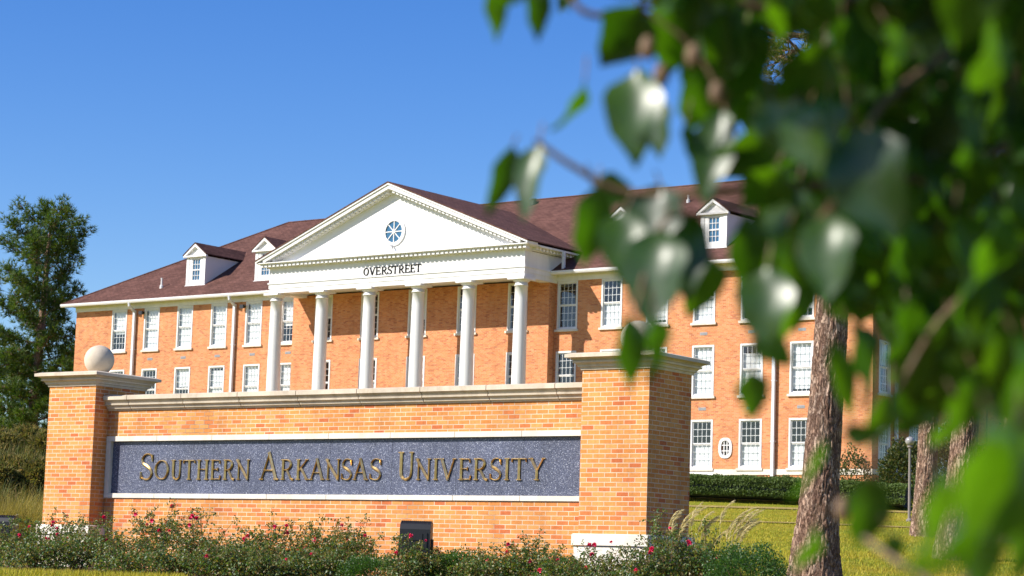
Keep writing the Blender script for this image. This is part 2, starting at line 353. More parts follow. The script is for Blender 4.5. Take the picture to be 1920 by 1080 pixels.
def glyph(ch, x0, x1, z0, H, tf, h, TK=.125, th=.055):
    mb = MB(); W = x1-x0; T = TK*H; t_ = th*H; s_ = .045*H
    X = lambda u: x0+u*W
    Z = lambda v: z0+v*H
    def S(pts, ws): stroke(mb, [(X(a), Z(b)) for a, b in pts], ws, tf, h)
    def serif(u, v, w_=None):
        w_ = w_ or 2.1*T; zz = Z(v)+(s_/2 if v < .5 else -s_/2)
        stroke(mb, [(X(u)-w_/2, zz), (X(u)-w_*.25, zz), (X(u)+w_*.25, zz), (X(u)+w_/2, zz)], [s_*.8, s_*1.3, s_*1.3, s_*.8], tf, h*.8)
    def stem(u, w_=None): S([(u, 0), (u, 1)], w_ or T); serif(u, 0); serif(u, 1)
    i = .5*T/W
    if ch == 'S':
        P = cat([(.93, .76), (.86, .92), (.62, .99), (.32, .96), (.13, .80), (.2, .63), (.5, .52), (.8, .39), (.9, .22), (.72, .05), (.42, .01), (.14, .08), (.05, .25)])
        n = len(P); S(P, [t_*1.1+(T*1.1-t_)*max(0, 1-abs(k/(n-1)-.5)/.28) for k in range(n)])
        S([(.93, .70), (.93, .97)], t_); S([(.05, .03), (.05, .3)], t_)
    elif ch == 'O':
        P = [(.5+.43*cos(a), .5+.47*sin(a)) for a in [2*pi*k/28 for k in range(29)]]
        S(P, [t_+(T-t_)*abs(cos(2*pi*k/28))**1.3 for k in range(29)])
    elif ch == 'U':
        P = [(.22, 1)]+cat([(.22, .35), (.27, .13), (.5, .02), (.74, .12), (.80, .35)])+[(.80, 1)]
        n = len(P); S(P, [T if k < n*.35 else (t_*1.4 if k > n*.6 else (T+t_)/2) for k in range(n)])
        serif(.22, 1); serif(.80, 1, 1.5*T)
    elif ch == 'T':
        S([(.5, 0), (.5, 1)], T); serif(.5, 0); S([(.02, .965), (.98, .965)], t_*1.1)
        S([(.05, .99), (.03, .82)], t_); S([(.95, .99), (.97, .82)], t_)
    elif ch == 'H':
        stem(.2); stem(.8); S([(.2, .52), (.8, .52)], t_)
    elif ch == 'E':
        stem(.22); S([(.2, .965), (.88, .965)], t_); S([(.2, .035), (.93, .035)], t_); S([(.2, .52), (.72, .52)], t_)
        S([(.88, .99), (.9, .80)], t_); S([(.93, 0), (.97, .22)], t_); S([(.72, .44), (.72, .6)], t_)
    elif ch == 'R':
        stem(.2)
        P = cat([(.2, .965), (.5, .97), (.72, .88), (.76, .74), (.68, .58), (.45, .49), (.2, .48)])
        n = len(P); S(P, [t_+(T-t_)*sin(pi*k/(n-1))**2 for k in range(n)])
        S(cat([(.48, .48), (.66, .25), (.80, .06), (1.0, .01)]), T*.9)
    elif ch == 'N':
        S([(.16, 0), (.16, 1)], t_*1.2); serif(.16, 0, 1.7*T); S([(.86, .0), (.86, 1)], t_*1.2); serif(.86, 1, 1.7*T)
        S([(.02, 1), (.86, 0)], T*1.05)
    elif ch == 'A':
        S([(.12, 0), (.5, 1)], t_*1.2); S([(.46, 1.03), (.86, 0)], T*1.1); S([(.26, .35), (.72, .35)], t_); serif(.12, 0, 1.7*T); serif(.87, 0, 2*T)
    elif ch == 'K':
        stem(.2); S([(.82, .97), (.26, .45)], t_*1.2); S([(.42, .56), (.88, 0)], T); serif(.82, 1, 1.6*T); serif(.88, 0, 1.9*T)
    elif ch == 'I': stem(.5)
    elif ch == 'V':
        S([(.14, 1), (.52, 0)], T*1.1); S([(.86, 1), (.5, 0)], t_*1.2); serif(.13, 1, 2*T); serif(.87, 1, 1.7*T)
    elif ch == 'Y':
        S([(.5, 0), (.5, .48)], T); S([(.14, 1), (.5, .45)], T); S([(.88, 1), (.52, .45)], t_*1.3); serif(.5, 0); serif(.13, 1, 2*T); serif(.88, 1, 1.7*T)
    return mb

# ---------------------------------------------------------------- entrance sign
SX, SY, SD, SZ = -18.3103, 28.1273, .0296, -.2
UL0, UL1, PW, PD, VW, ZP = -12.76, -11.586, -1.2, 1.25, .354, 3.165
sign = thing('entrance_sign', 'long orange brick entrance sign with dark granite panel, bronze lettering and two ball-topped pillars', 'sign', (SX, SY, SZ), SD)
SO = (0, 0, SZ)
mb = MB()   # wall body with a recess for the panel
zt, zb_ = 2.28, 1.176
mb.box(UL1+.002, PW-.002, VW, 1.0, SZ-.3, zb_); mb.box(UL1+.002, PW-.002, VW, 1.0, zt, 2.735); mb.box(UL1+.002, PW-.002, VW+.09, .99, zb_, zt)
mb.build('wall', 'sign_brick', sign, SO)
prof = [(2.735, .02), (2.762, .03), (2.768, .06), (2.80, .072), (2.825, .095), (2.83, .115), (2.855, .12), (2.86, .105), (2.89, .12), (2.915, .15), (2.92, .172), (2.99, .172), (3.005, .12)]
def rail(mb, prof, u0, u1, vb=1.0):
    pts = [(u0, VW-o, z) for z, o in prof]+[(u0, vb+.17, prof[-1][0]), (u0, vb+.17, prof[-3][0]), (u0, vb, prof[0][0])]
    mb.prism(pts, (u1-u0, 0, 0))
mb = MB(); j = [UL1+.003]+[-10.995+1.31*k for k in range(8) if -10.995+1.31*k < PW-.3]+[PW-.003]
for a, b_ in zip(j, j[1:]): rail(mb, prof, a+.007, b_-.007)
mb.build('coping', 'limestone', sign, SO)
mb = MB(); j = [UL1+.003]+[-10.344+1.304*k for k in range(7)]+[PW-.003]
for a, b_ in zip(j, j[1:]):
    mb.box(a+.005, b_-.005, VW-.028, VW+.12, 2.187, zt-.003); mb.box(a+.005, b_-.005, VW-.028, VW+.12, zb_+.003, 1.258)
mb.box(UL1+.006, UL1+.11, VW-.024, VW+.12, 1.26, 2.185)
mb.build('stone_frame', 'pale_stone', sign, SO)
mb = MB(); j[0] = UL1+.11
for a, b_ in zip(j, j[1:]): mb.box(a+.0025, b_-.0025, VW+.045, VW+.085, 1.2585, 2.1865)
panel = mb.build('granite_panel', 'granite', sign, SO)
LT = [('S', -10.759, -10.458), ('O', -10.419, -10.073), ('U', -10.031, -9.753), ('T', -9.731, -9.45), ('H', -9.423, -9.122), ('E', -9.101, -8.852), ('R', -8.803, -8.535), ('N', -8.489, -8.184), ('A', -7.973, -7.529), ('R', -7.503, -7.206), ('K', -7.168, -6.874), ('A', -6.861, -6.532), ('N', -6.507, -6.194), ('S', -6.169, -5.946), ('A', -5.928, -5.605), ('S', -5.57, -5.33), ('U', -5.007, -4.641), ('N', -4.615, -4.318), ('I', -4.279, -4.161), ('V', -4.151, -3.807), ('E', -3.769, -3.517), ('R', -3.479, -3.192), ('S', -3.148, -2.925), ('I', -2.883, -2.76), ('T', -2.736, -2.444), ('Y', -2.412, -2.094)]
for k, (ch, a, b_) in enumerate(LT):
    big = k in (0, 8, 16); H = .455 if big else .345
    glyph(ch, a, b_, 1.505, H, lambda x, h, z: (x, VW+.036-h, z), .030, .115 if big else .13, .055).build('letter', 'bronze', panel, SO)
for u0, u1 in ((UL0, UL1), (PW, 0)):
    mb = MB(); mb.box(u0, u1, 0, PD, .68, ZP)
    pil = mb.build('pillar', 'sign_brick', sign, SO)
    mb = MB(); mb.loft(u0, u1, 0, PD, [(ZP, .02), (3.205, .03), (3.21, .055), (3.235, .06), (3.262, .085), (3.268, .115), (3.295, .12), (3.30, .10), (3.325, .13), (3.34, .17), (3.345, .205), (3.395, .205), (3.42, .12)])
    mb.build('cap', 'limestone', pil, SO)
    mb = MB(); mb.loft(u0, u1, 0, PD, [(.505, .075), (.665, .075), (.679, .055)])
    uu = u0-.05; k = 0
    for zz in (SZ-.3, .142):
        mb.loft(u0, u1, 0, PD, [(zz, .045), (zz+.35 if zz > 0 else .136, .045)])
    mb.build('base', 'pale_stone', pil, SO)
    mb = MB(); cx, cy, r = (u0+u1)/2, PD/2, .272; zc = 3.70
    mb.lathe(cx, cy, [(.001+r*sin(pi*k/24), zc-r*cos(pi*k/24)) for k in range(0, 25)], 40)
    mb.build('ball', 'limestone', pil, SO, smooth=True)
    mb = MB(); mb.lathe(cx, cy, [(.2, 3.415), (.2, 3.45), (.16, 3.47), (.14, 3.50)], 28); mb.build('ball_collar', 'limestone', pil, SO)

# ---------------------------------------------------------------- brick hall
HB = (-72.8, 90, 4.4)
hall = thing('brick_hall', 'three storey orange brick hall with white columned portico, pediment and brown hipped roof', 'building', HB)
XL, XR, BL, BR, YW, YB, YK = -98.8, -46.7, -81.25, -64.28, 90., 89.5, 107.2
Z0, ZW = 4.2, 14.62
WW = 1.216
rows = [(5.31, 7.59), (8.70, 11.11), (12.19, 14.595)]
WX = [-95.154+2.6395*k for k in range(6)]; WR = [-63.517+2.6395*k for k in range(6)]; WBk = [-79.05+3.21*k for k in range(5)]
def wallface(mb, tf, a0, a1, z0, z1, holes, depth=.14):
    A = sorted({a0, a1, *[h[0] for h in holes], *[h[1] for h in holes]}); Zs = sorted({z0, z1, *[h[2] for h in holes], *[h[3] for h in holes]})
    for p_, q_ in zip(A, A[1:]):
        for r_, s_ in zip(Zs, Zs[1:]):
            cx, cz = (p_+q_)/2, (r_+s_)/2
            if any(h[0] < cx < h[1] and h[2] < cz < h[3] for h in holes): continue
            mb.poly([tf(p_, 0, r_), tf(q_, 0, r_), tf(q_, 0, s_), tf(p_, 0, s_)])
    for h in holes:
        x0, x1, c0, c1 = h
        for P in (((x0, c0), (x1, c0)), ((x1, c0), (x1, c1)), ((x1, c1), (x0, c1)), ((x0, c1), (x0, c0))):
            (ax, az), (bx, bz) = P
            mb.poly([tf(ax, 0, az), tf(ax, depth, az), tf(bx, depth, bz), tf(bx, 0, bz)])
fw = lambda Yp: (lambda a, d, z: (a, Yp+d, z))
fe = lambda a, d, z: (XR-d, a, z)
fl = lambda a, d, z: (XL+d, a, z)
fb = lambda a, d, z: (a, YK-d, z)
def hole(x, r, w_=WW): return (x-w_/2+.02, x+w_/2-.02, r[0]+.02, r[1]-.02)
wall = MB()
oval_c = (-54.28, 6.25)
wallface(wall, fw(YW), XL, BL, Z0, ZW, [hole(x, r) for x in WX for r in rows])
wallface(wall, fw(YB), BL, BR, Z0, ZW, [hole(x, r) for x in WBk for r in rows])
wallface(wall, fw(YW), BR, XR, Z0, ZW, [hole(x, r) for x in WR for r in rows]+[(oval_c[0]-.22, oval_c[0]+.22, oval_c[1]-.34, oval_c[1]+.34)])
SIDE = [91.16, 94.2, 97.2, 100.2]
wallface(wall, fe, YW, YK, Z0, ZW, [hole(x, r, 1.1) for x in SIDE for r in rows])
wallface(wall, fl, YW, YK, Z0, ZW, [])
wallface(wall, fb, XL, XR, Z0, ZW, [])
for bx, s_ in ((BL, 1), (BR, 1)): wall.poly([(bx, YB, Z0), (bx, YW, Z0), (bx, YW, ZW), (bx, YB, ZW)])
wall.build('wall', 'hall_brick', hall, HB)
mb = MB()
mb.box(XL+1.2, XR-1.2, YW+1.2, YK-1.2, Z0, ZW); mb.build('dark_backing', 'painted_shade', hall, HB)  # solid dark block, painting the unlit depth behind the windows
mb = MB()   # stone water table and vents
for a, b_, y in ((XL-.04, BL, YW), (BR+.04, XR+.04, YW)):
    mb = MB(); mb.box(a, b_, y-.045, y, 5.0, 5.255)
    if a > BL: mb.box(XR, XR+.045, YW, YK, 5.0, 5.255)
    mb.build('water_table', 'pale_stone', hall, HB)
for k, x in enumerate(WX[1:]+WR[2:]):
    for zz in (8.1, 11.66):
        if x < -80 and zz < 9: continue
        mb = MB(); mb.box(x-.2, x+.2, YW-.012, YW+.05, zz-.07, zz+.07)
        for q in range(4): mb.box(x-.17, x+.17, YW-.02, YW-.008, zz-.05+q*.028, zz-.038+q*.028)
        mb.build('vent_plate', 'grey_metal', hall, HB)
rnd = random.Random(3)
def window(parent, tf, x, z0, z1, w_=WW, cols=4, rws=3, blind=None, sill=True, both=None):
    f = MB(); x0, x1 = x-w_/2, x+w_/2; c = .085
    f.box(x0, x0+c, -.025, .11, z0, z1, tf); f.box(x1-c, x1, -.025, .11, z0, z1, tf)
    f.box(x0+c, x1-c, -.022, .11, z1-c, z1, tf); f.box(x0+c, x1-c, -.022, .11, z0, z0+c*.9, tf)
    mid = (z0+z1)/2; g = .05
    for (a, b_, dd) in ((z0+c*.9, mid, .05), (mid, z1-c, .02)):
        f.box(x0+c, x0+c+g, dd+.01, dd+.05, a, b_, tf); f.box(x1-c-g, x1-c, dd+.01, dd+.05, a, b_, tf)
        f.box(x0+c+g, x1-c-g, dd+.012, dd+.048, a, a+g, tf); f.box(x0+c+g, x1-c-g, dd+.012, dd+.048, b_-g, b_, tf)
        for k in range(1, cols):
            xx = x0+c+g+(x1-x0-2*c-2*g)*k/cols; f.box(xx-.010, xx+.010, dd+.016, dd+.042, a+g, b_-g, tf)
        for k in range(1, rws):
            zz = a+g+(b_-a-2*g)*k/rws; f.box(x0+c+g, x1-c-g, dd+.018, dd+.040, zz-.010, zz+.010, tf)
    fo = f.build('window', 'white_paint', parent, HB)
    if sill:
        s_ = MB(); s_.box(x0-.09, x1+.09, -.10, .02, z0-.115, z0-.003, tf); s_.build('sill', 'pale_stone', fo, HB)
    p_ = MB()
    for dd, a, b_ in ((.034, mid, z1-c), (.064, z0+c, mid)): p_.poly([tf(x0+c, dd, a), tf(x1-c, dd, a), tf(x1-c, dd, b_), tf(x0+c, dd, b_)])
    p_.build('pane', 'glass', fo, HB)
    if blind:
        d = MB(); top, bot = blind
        d.box(x0+.10, x1-.10, .17, .19, z0+(z1-z0)*bot, z0+(z1-z0)*top, tf); d.build('blind', 'blind', fo, HB)
    return fo
tfw, tfb = fw(YW), fw(YB)
BLD = {0: [(1, .42), (1, .04), (1, .03), (1, .02), (1, .0), (1, .40)], 1: [(.55, .05), None, (1, .55), (.9, .3), (1, .14), (1, .2)]}
for k, x in enumerate(WX):
    window(hall, tfw, x, *rows[2], blind=BLD[0][k]); window(hall, tfw, x, *rows[1], blind=BLD[1][k]); window(hall, tfw, x, *rows[0], blind=(.9, .5))
for k, x in enumerate(WBk):
    window(hall, tfb, x, *rows[2], blind=[(1, .5), None, (1, .35), None, None][k]); window(hall, tfb, x, *rows[1], blind=[None, (.5, 0), (1, .6), (1, .5), None][k])
    window(hall, tfb, x, *rows[0], blind=(1, .5))
BR_ = [[None, (.5, .03), (1, .1), (.5, 0), (1, .3), (1, .2)], [(.35, 0), (1, .4), (1, .2), (.95, .0), (.8, .2), (1, .1)], [(.48, 0)]*6]
for k, x in enumerate(WR):
    for q in range(3): window(hall, tfw, x, *rows[2-q], blind=BR_[q][k])
for x in SIDE:
    for r in rows: window(hall, fe, x, r[0], r[1], 1.14, blind=(1, .55) if r[0] > 8 else None)
# oval window
f = MB(); ox_, oz_ = oval_c
def ell(a, b_, y, n=24): return [(ox_+a*cos(2*pi*k/n), y, oz_+b_*sin(2*pi*k/n)*(1 if True else 1)) for k in range(n)]
def superell(a, b_, y, n=28):
    out = []
    for k in range(n):
        c_, s_ = cos(2*pi*k/n), sin(2*pi*k/n); out.append((ox_+a*math.copysign(abs(c_)**.75, c_), y, oz_+b_*math.copysign(abs(s_)**.75, s_)))
    return out
def ringof(mb, A, B, y0, y1, src=superell):
    o0, i0, o1, i1 = [[mb.pt(q) for q in L] for L in (src(*A, y0), src(*B, y0), src(*A, y1), src(*B, y1))]
    n = len(o0)
    for k in range(n):
        j = (k+1) % n
        for a, b_ in ((o0, i0), (i0, i1), (o1, o0), (i1, o1)): mb.f.append([a[k], a[j], b_[j], b_[k]])
ringof(f, (.36, .48), (.23, .35), YW-.05, YW+.06)
for q in (-.08, .08): f.box(ox_+q-.02, ox_+q+.02, YW-.015, YW+.03, oz_-.34, oz_+.34)
for q in (-.13, .13): f.box(ox_-.22, ox_+.22, YW-.012, YW+.028, oz_+q-.02, oz_+q+.02)
fo = f.build('oval_window', 'white_paint', hall, HB)
f = MB(); f.prism(superell(.24, .36, YW+.035), (0, .004, 0)); f.build('pane', 'glass', fo, HB)
# eaves of the wings
def eaves(a0, a1, left, right):
    mb = MB()
    mb.box(a0, a1, YW-.07, YW, ZW-.02, 14.93); mb.box(a0, a1, YW-.11, YW-.0705, 14.86, 14.93)       # frieze board
    mb.box(a0-(.62 if left else 0), a1+(.62 if right else 0), YW-.56, YW-.001, 14.932, 14.97)     # soffit
    mb.build('eave_board', 'white_paint', hall, HB)
    mb = MB(); L = a0-(.66 if left else 0); Rr = a1+(.66 if right else 0)
    pts = [(L, YW-.565, 14.86), (L, YW-.66, 14.88), (L, YW-.70, 14.96), (L, YW-.70, 15.04), (L, YW-.565, 15.04)]
    mb.prism(pts, (Rr-L, 0, 0)); mb.build('gutter', 'gutter_paint', hall, HB)
eaves(XL-.03, BL+.4, True, False); eaves(BR-.3, XR+.03, False, True)
mb = MB(); mb.box(XR, XR+.07, YW, YK, ZW-.02, 14.93); mb.box(XR+.001, XR+.62, YW-.56, YK+.5, 14.932, 14.97); mb.build('eave_board', 'white_paint', hall, HB)
mb = MB(); mb.box(XR+.622, XR+.72, YW-.70, YK+.6, 14.88, 15.04); mb.build('gutter', 'gutter_paint', hall, HB)
# roof
E0, E1, Y0, Y1_ = XL-.66, XR+.66, YW-.66, YK+.66
YR = (Y0+Y1_)/2; RS = .604; ZR = 15.03+(YR-Y0)*RS; hip = YR-Y0
mb = MB()
a, b_, c_, d_ = (E0, Y0, 15.03), (E1, Y0, 15.03), (E1, Y1_, 15.03), (E0, Y1_, 15.03); r1, r2 = (E0+hip, YR, ZR), (E1-hip, YR, ZR)
mb.poly([a, b_, r2, r1]); mb.poly([b_, c_, r2]); mb.poly([c_, d_, r1, r2]); mb.poly([d_, a, r1])
lo = [(x, y, 14.972) for x, y, z in (a, b_, c_, d_)]
for P, Q, p_, q_ in ((a, b_, lo[0], lo[1]), (b_, c_, lo[1], lo[2]), (c_, d_, lo[2], lo[3]), (d_, a, lo[3], lo[0])): mb.poly([p_, q_, Q, P])
mb.poly(lo[::-1])
roof = mb.build('roof', 'shingle', hall, HB)
mb = MB()   # ridge and hip caps
for P, Q in ((r1, r2), (a, r1), (b_, r2)): mb.tube([Vector(P)+Vector((0, 0, .0)), Vector(Q)+Vector((0, 0, .0))], .06, 6)
mb.build('ridge_cap', 'shingle', roof, HB)
def zroof(y): return 15.03+(y-Y0)*RS
for (x, y, h, rr) in ((-92.6, 90.7, .5, .05), (-82.4, 98.0, .35, .12), (-60.7, 96.5, .3, .05), (-71.7, 98.1, .22, .12)):
    mb = MB(); z = zroof(y); mb.lathe(x, y, [(rr*2.2, z-.1), (rr*2, z+.12), (rr, z+.16), (rr, z+h), (rr*1.3, z+h+.01), (rr*1.3, z+h+.06)], 12); mb.build('vent_pipe', 'gutter_paint' if rr < .1 else 'dark_metal', roof, HB)
# dormers
for k, cx in enumerate((WX[2]-.05, WX[4], WR[1], WR[3], WR[5])):
    yf = 90.72; zb = zroof(yf)-.08; zt = 17.5; ap = 18.12; hw = .74; yb = Y0+(zt-15.03)/RS
    mb = MB(); y1w = (cx-.34, cx+.34, zb+.32, zt-.12)
    wallface(mb, fw(yf), cx-hw, cx+hw, zb, zt, [y1w], .1)
    mb.poly([(cx+hw, yf, zb), (cx+hw, yb, zt), (cx+hw, yf, zt)]); mb.poly([(cx-hw, yf, zb), (cx-hw, yf, zt), (cx-hw, yb, zt)])
    mb.poly([(cx-hw, yf, zt), (cx+hw, yf, zt), (cx, yf, ap-.02)])
    mb.box(cx-hw-.06, cx+hw+.06, yf-.06, yf, zb-.04, zb+.07)
    mb.box(cx-hw, cx-hw+.2, yf-.025, yf, zb+.07, zt-.02); mb.box(cx+hw-.2, cx+hw, yf-.025, yf, zb+.07, zt-.02)
    mb.box(cx-hw-.13, cx+hw+.13, yf-.16, yf, zt-.03, zt+.06)
    for s_ in (-1, 1):   # raking trim
        e = (cx+s_*(hw+.15), zt+.05); q = (cx, ap+.10)
        mb.prism([(e[0], yf-.17, e[1]), (q[0], yf-.17, q[1]), (q[0], yf-.17, q[1]-.15), (e[0], yf-.17, e[1]-.11)], (0, .165, 0))
    dm = mb.build('dormer', 'white_siding', hall, HB)
    mb = MB(); yr = Y0+(ap+.13-15.03)/RS; ye = Y0+(zt+.05-15.03)/RS
    for s_ in (-1, 1):
        A = (cx+s_*(hw+.18), yf-.2, zt+.06); B = (cx, yf-.2, ap+.13); C = (cx, yr+.2, ap+.13); D = (cx+s_*(hw+.18), ye+.15, zt+.06)
        mb.prism([A, B, C, D], (0, 0, .05))
    mb.build('dormer_roof', 'shingle', dm, HB)
    f = MB(); x0, x1, c0, c1 = y1w; md = (c0+c1)/2
    tf = fw(yf)
    for bx in ((x0, x0+.06, c0, c1), (x1-.06, x1, c0, c1), (x0+.06, x1-.06, c0, c0+.06), (x0+.06, x1-.06, c1-.06, c1), (x0+.06, x1-.06, md-.035, md+.035)): f.box(bx[0], bx[1], .02, .06, bx[2], bx[3], tf)
    for q in (1, 2): xx = x0+.06+(x1-x0-.12)*q/3; f.box(xx-.013, xx+.013, .028, .05, c0+.06, c1-.06, tf)
    for zz in ((c0+md)/2, (c1+md)/2): f.box(x0+.06, x1-.06, .03, .048, zz-.013, zz+.013, tf)
    f.build('window', 'white_paint', dm, HB)
    f = MB(); f.box(x0+.03, x1-.03, .064, .07, c0+.02, c1-.02, tf); f.build('pane', 'blue_glass', dm, HB)
# portico
PC = -72.55; PH = 8.39; PF = 87.2
mb = MB()
F0, F1 = PC-PH, PC+PH
for (z0_, z1_, o) in ((14.5, 14.74, 0), (14.74, 14.98, .03), (14.98, 15.06, .08), (15.06, 15.82, .015)):
    mb.box(F0-o, F1+o, PF-o, PF+.64, z0_, z1_-.0005)
    mb.box(F0-o, F0+.64, PF+.6405, 91.6, z0_, z1_-.0005); mb.box(F1-.64, F1+o, PF+.6405, 91.6, z0_, z1_-.0005)
ent = mb.build('entablature', 'white_paint', hall, HB)
OL = [('O', -74.38, -74.08), ('V', -74.0, -73.64), ('E', -73.58, -73.29), ('R', -73.2, -72.85), ('S', -72.79, -72.53), ('T', -72.47, -72.14), ('R', -72.06, -71.73), ('E', -71.66, -71.37), ('E', -71.3, -71.02), ('T', -70.96, -70.63)]
for ch, a_, b2 in OL:
    a_ -= .02; b2 += .02
    glyph(ch, a_, b2, 15.10, .40, lambda x, h, z: (x, PF-.02-h, z), .05, .20, .11).build('letter', 'black_letter', ent, HB)
mb = MB(); mb.box(F0+.65, F1-.65, PF+.65, YB+.4, 14.70, 14.76); mb.build('portico_ceiling', 'soffit_bounce', hall, HB)
mb = MB()   # horizontal cornice, raking cornices, dentils
OV = .52
mb.box(F0-.10, F1+.10, PF-.10, PF+.5, 15.82, 15.86)
mb.box(F0-OV+.08, F1+OV-.08, PF-OV+.1, PF+.5, 16.0, 16.04); mb.box(F0-OV, F1+OV, PF-OV, PF+.5, 16.041, 16.09)
mb.box(F0-.12, F1+.12, PF-.12, PF+.4, 15.861, 15.999)
n = 62
for k in range(n):
    x = F0-.25+(F1-F0+.5)*k/(n-1); mb.box(x-.085, x+.085, PF-.40, PF-.121, 15.865, 15.998)
AP = 19.63; zc = 16.09; span = PH+OV; sl_ = (AP-zc)/span
for s_ in (-1, 1):
    def P(u, dz, y): return (PC+s_*(span-u), y, zc+u*sl_+dz)
    def bar(dz0, dz1, y0, y1, u0=0, u1=span, cut=0):
        mb.prism([P(u0, dz0, y0), P(u1, dz0, y0), P(u1, dz1, y0), P(u0, dz1, y0)], (0, y1-y0, 0))
    bar(-.0, -.20, PF-OV, PF+.3, .45); bar(.001, .10, PF-OV-.06, PF+.3, -.02)
    bar(-.201, -.34, PF-.16, PF+.05, .85)
    m_ = 31
    for k in range(m_):
        u = 1.1+(span-1.35)*k/(m_-1); bar(-.205, -.335, PF-.40, PF-.161, u-.085, u+.085)
    # side eaves running back to the main roof
    xo = PC+s_*span; xi = PC+s_*(PH+.001)
    mb.box(min(xo, xi), max(xo, xi), PF+.5005, 91.3, 16.0, 16.04); 
    mb.box(min(xo, xo-s_*.1), max(xo, xo-s_*.1), PF+.5005, 91.3, 16.041, 16.09)
    mb.box(min(xi, xi+s_*.12), max(xi, xi+s_*.12), PF+.4005, 91.3, 15.84, 15.999)
    for k in range(13):
        y = PF+.55+k*.285; mb.box(min(xi+s_*.121, xi+s_*.34), max(xi+s_*.121, xi+s_*.34), y-.085, y+.085, 15.862, 15.998)
mb.build('cornice', 'white_paint', hall, HB)
mb = MB(); mb.prism([(PC-span+.5, PF+.02, 16.091), (PC+span-.5, PF+.02, 16.091), (PC, PF+.02, AP-.25)], (0, .3, 0))
tym = mb.build('pediment', 'white_siding', hall, HB)
mb = MB(); ox_, oz_ = -72.49, 17.27
def circ(a, b_, y, n=40): return [(ox_+a*cos(2*pi*k/n), y, oz_+b_*sin(2*pi*k/n)) for k in range(n)]
ringof(mb, (.74, .74), (.55, .55), PF-.05, PF+.05, circ)
for k in range(4):
    an = pi*k/4; d1 = Vector((cos(an), 0, sin(an))); d2 = Vector((-sin(an), 0, cos(an)))
    c0 = Vector((ox_, PF-.03+k*.002, oz_)); q = [c0+d1*.56+d2*.025, c0-d1*.56+d2*.025, c0-d1*.56-d2*.025, c0+d1*.56-d2*.025]
    mb.prism([tuple(v) for v in q], (0, .03, 0))
mb.prism([(ox_+.1*cos(2*pi*k/16), PF-.045, oz_+.1*sin(2*pi*k/16)) for k in range(16)], (0, .05, 0))
mb.build('round_window', 'white_paint', tym, HB)
mb = MB(); mb.prism(circ(.56, .56, PF+.004), (0, .012, 0)); mb.build('pane', 'blue_glass', tym, HB)
mb = MB(); mb.tube([(PC-.1, PF+.02, 16.55), (PC-.1, PF-.14, 16.52)], .03, 6); mb.tube([(PC+.12, PF-.16, 16.42), (PC+.02, PF-.10, 16.55)], .05, 8); mb.build('flood_lamp', 'grey_metal', tym, HB)
mb = MB()   # portico roof
for s_ in (-1, 1):
    xe = PC+s_*(span+.05); A = (xe, PF-OV-.09, zc+.08); B = (PC, PF-OV-.09, AP+.10); C = (PC, 97.8, AP+.10); D = (xe, 91.75, zc+.08)
    mb.prism([A, B, C, D], (0, 0, .06))
mb.build('portico_roof', 'shingle', hall, HB)
mb = MB(); mb.box(F0-.3, F1+.3, 86.6, YB-.001, 4.2, 5.2)
for k in range(4): mb.box(F0-.3-.3*k, F1+.3+.3*k, 86.6-.35*(k+1), 86.6-.35*k-.001, 4.2, 5.2-.2*(k+1))
mb.build('portico_steps', 'pale_stone', hall, HB)
for k in range(6):
    cx, cy = -80.61+k*3.22, 87.45
    mb = MB(); pr_ = []
    for q in range(15):
        u = q/14; pr_.append((.372-.068*u**1.6, 5.52+u*8.55))
    pr_ += [(.35, 14.08), (.35, 14.12), (.315, 14.13), (.315, 14.26)]
    mb.lathe(cx, cy, pr_, 32); cm = mb.build('column', 'white_paint', hall, HB, smooth=False)
    for p_ in cm.data.polygons: p_.use_smooth = abs(p_.normal.z) < .5
    mb = MB(); mb.lathe(cx, cy, [(.315, 14.26), (.39, 14.30), (.43, 14.38)], 32); mb.box(cx-.5, cx+.5, cy-.49, cy+.5, 14.381, 14.499); mb.build('capital', 'white_paint', cm, HB)
    mb = MB(); mb.box(cx-.56, cx+.56, cy-.56, cy+.56, 5.2, 5.36); mb.lathe(cx, cy, [(.52, 5.361), (.54, 5.42), (.50, 5.48), (.46, 5.52)], 32); mb.build('plinth', 'pale_stone', cm, HB)
# door behind the columns
mb = MB(); mb.box(PC-1.3, PC-1.0, YB-.12, YB-.001, 5.2, 8.1); mb.box(PC+1.0, PC+1.3, YB-.12, YB-.001, 5.2, 8.1); mb.box(PC-1.4, PC+1.4, YB-.16, YB-.001, 8.1, 8.5)
mb.box(PC-.99, PC-.01, YB-.06, YB-.001, 5.2, 8.09); mb.box(PC+.01, PC+.99, YB-.06, YB-.001, 5.2, 8.09)
# downspouts
for x, zt_ in ((-93.82, 14.84), (-85.96, 14.84), (-51.69, 14.84)):
    mb = MB(); mb.box(x-.075, x+.075, YW-.20, YW-.06, 4.7, zt_-.35)
    mb.tube([(x, YW-.60, zt_+.05), (x, YW-.58, zt_-.12), (x, YW-.15, zt_-.42)], .085, 8)
    for zz in (6.5, 9.3, 12.2): mb.box(x-.1, x+.1, YW-.21, YW-.001, zz, zz+.05)
    mb.build('downspout', 'downspout_paint', hall, HB)
mb = MB(); mb.box(-63.62, -63.48, YW-.45, YW-.32, 14.98, 16.0); mb.build('downspout', 'downspout_paint', hall, HB)
mb = MB(); mb.box(XR+.04, XR+.17, 92.1, 92.25, 4.7, 14.9); mb.build('downspout', 'downspout_paint', hall, HB)
for x in (-93.2, -85.3):
    mb = MB(); mb.box(x-.05, x+.05, YW-.2, YW-.001, 14.30, 14.40); mb.box(x-.13, x+.13, YW-.30, YW-.16, 14.22, 14.42); mb.build('eave_lamp', 'dark_metal', hall, HB)
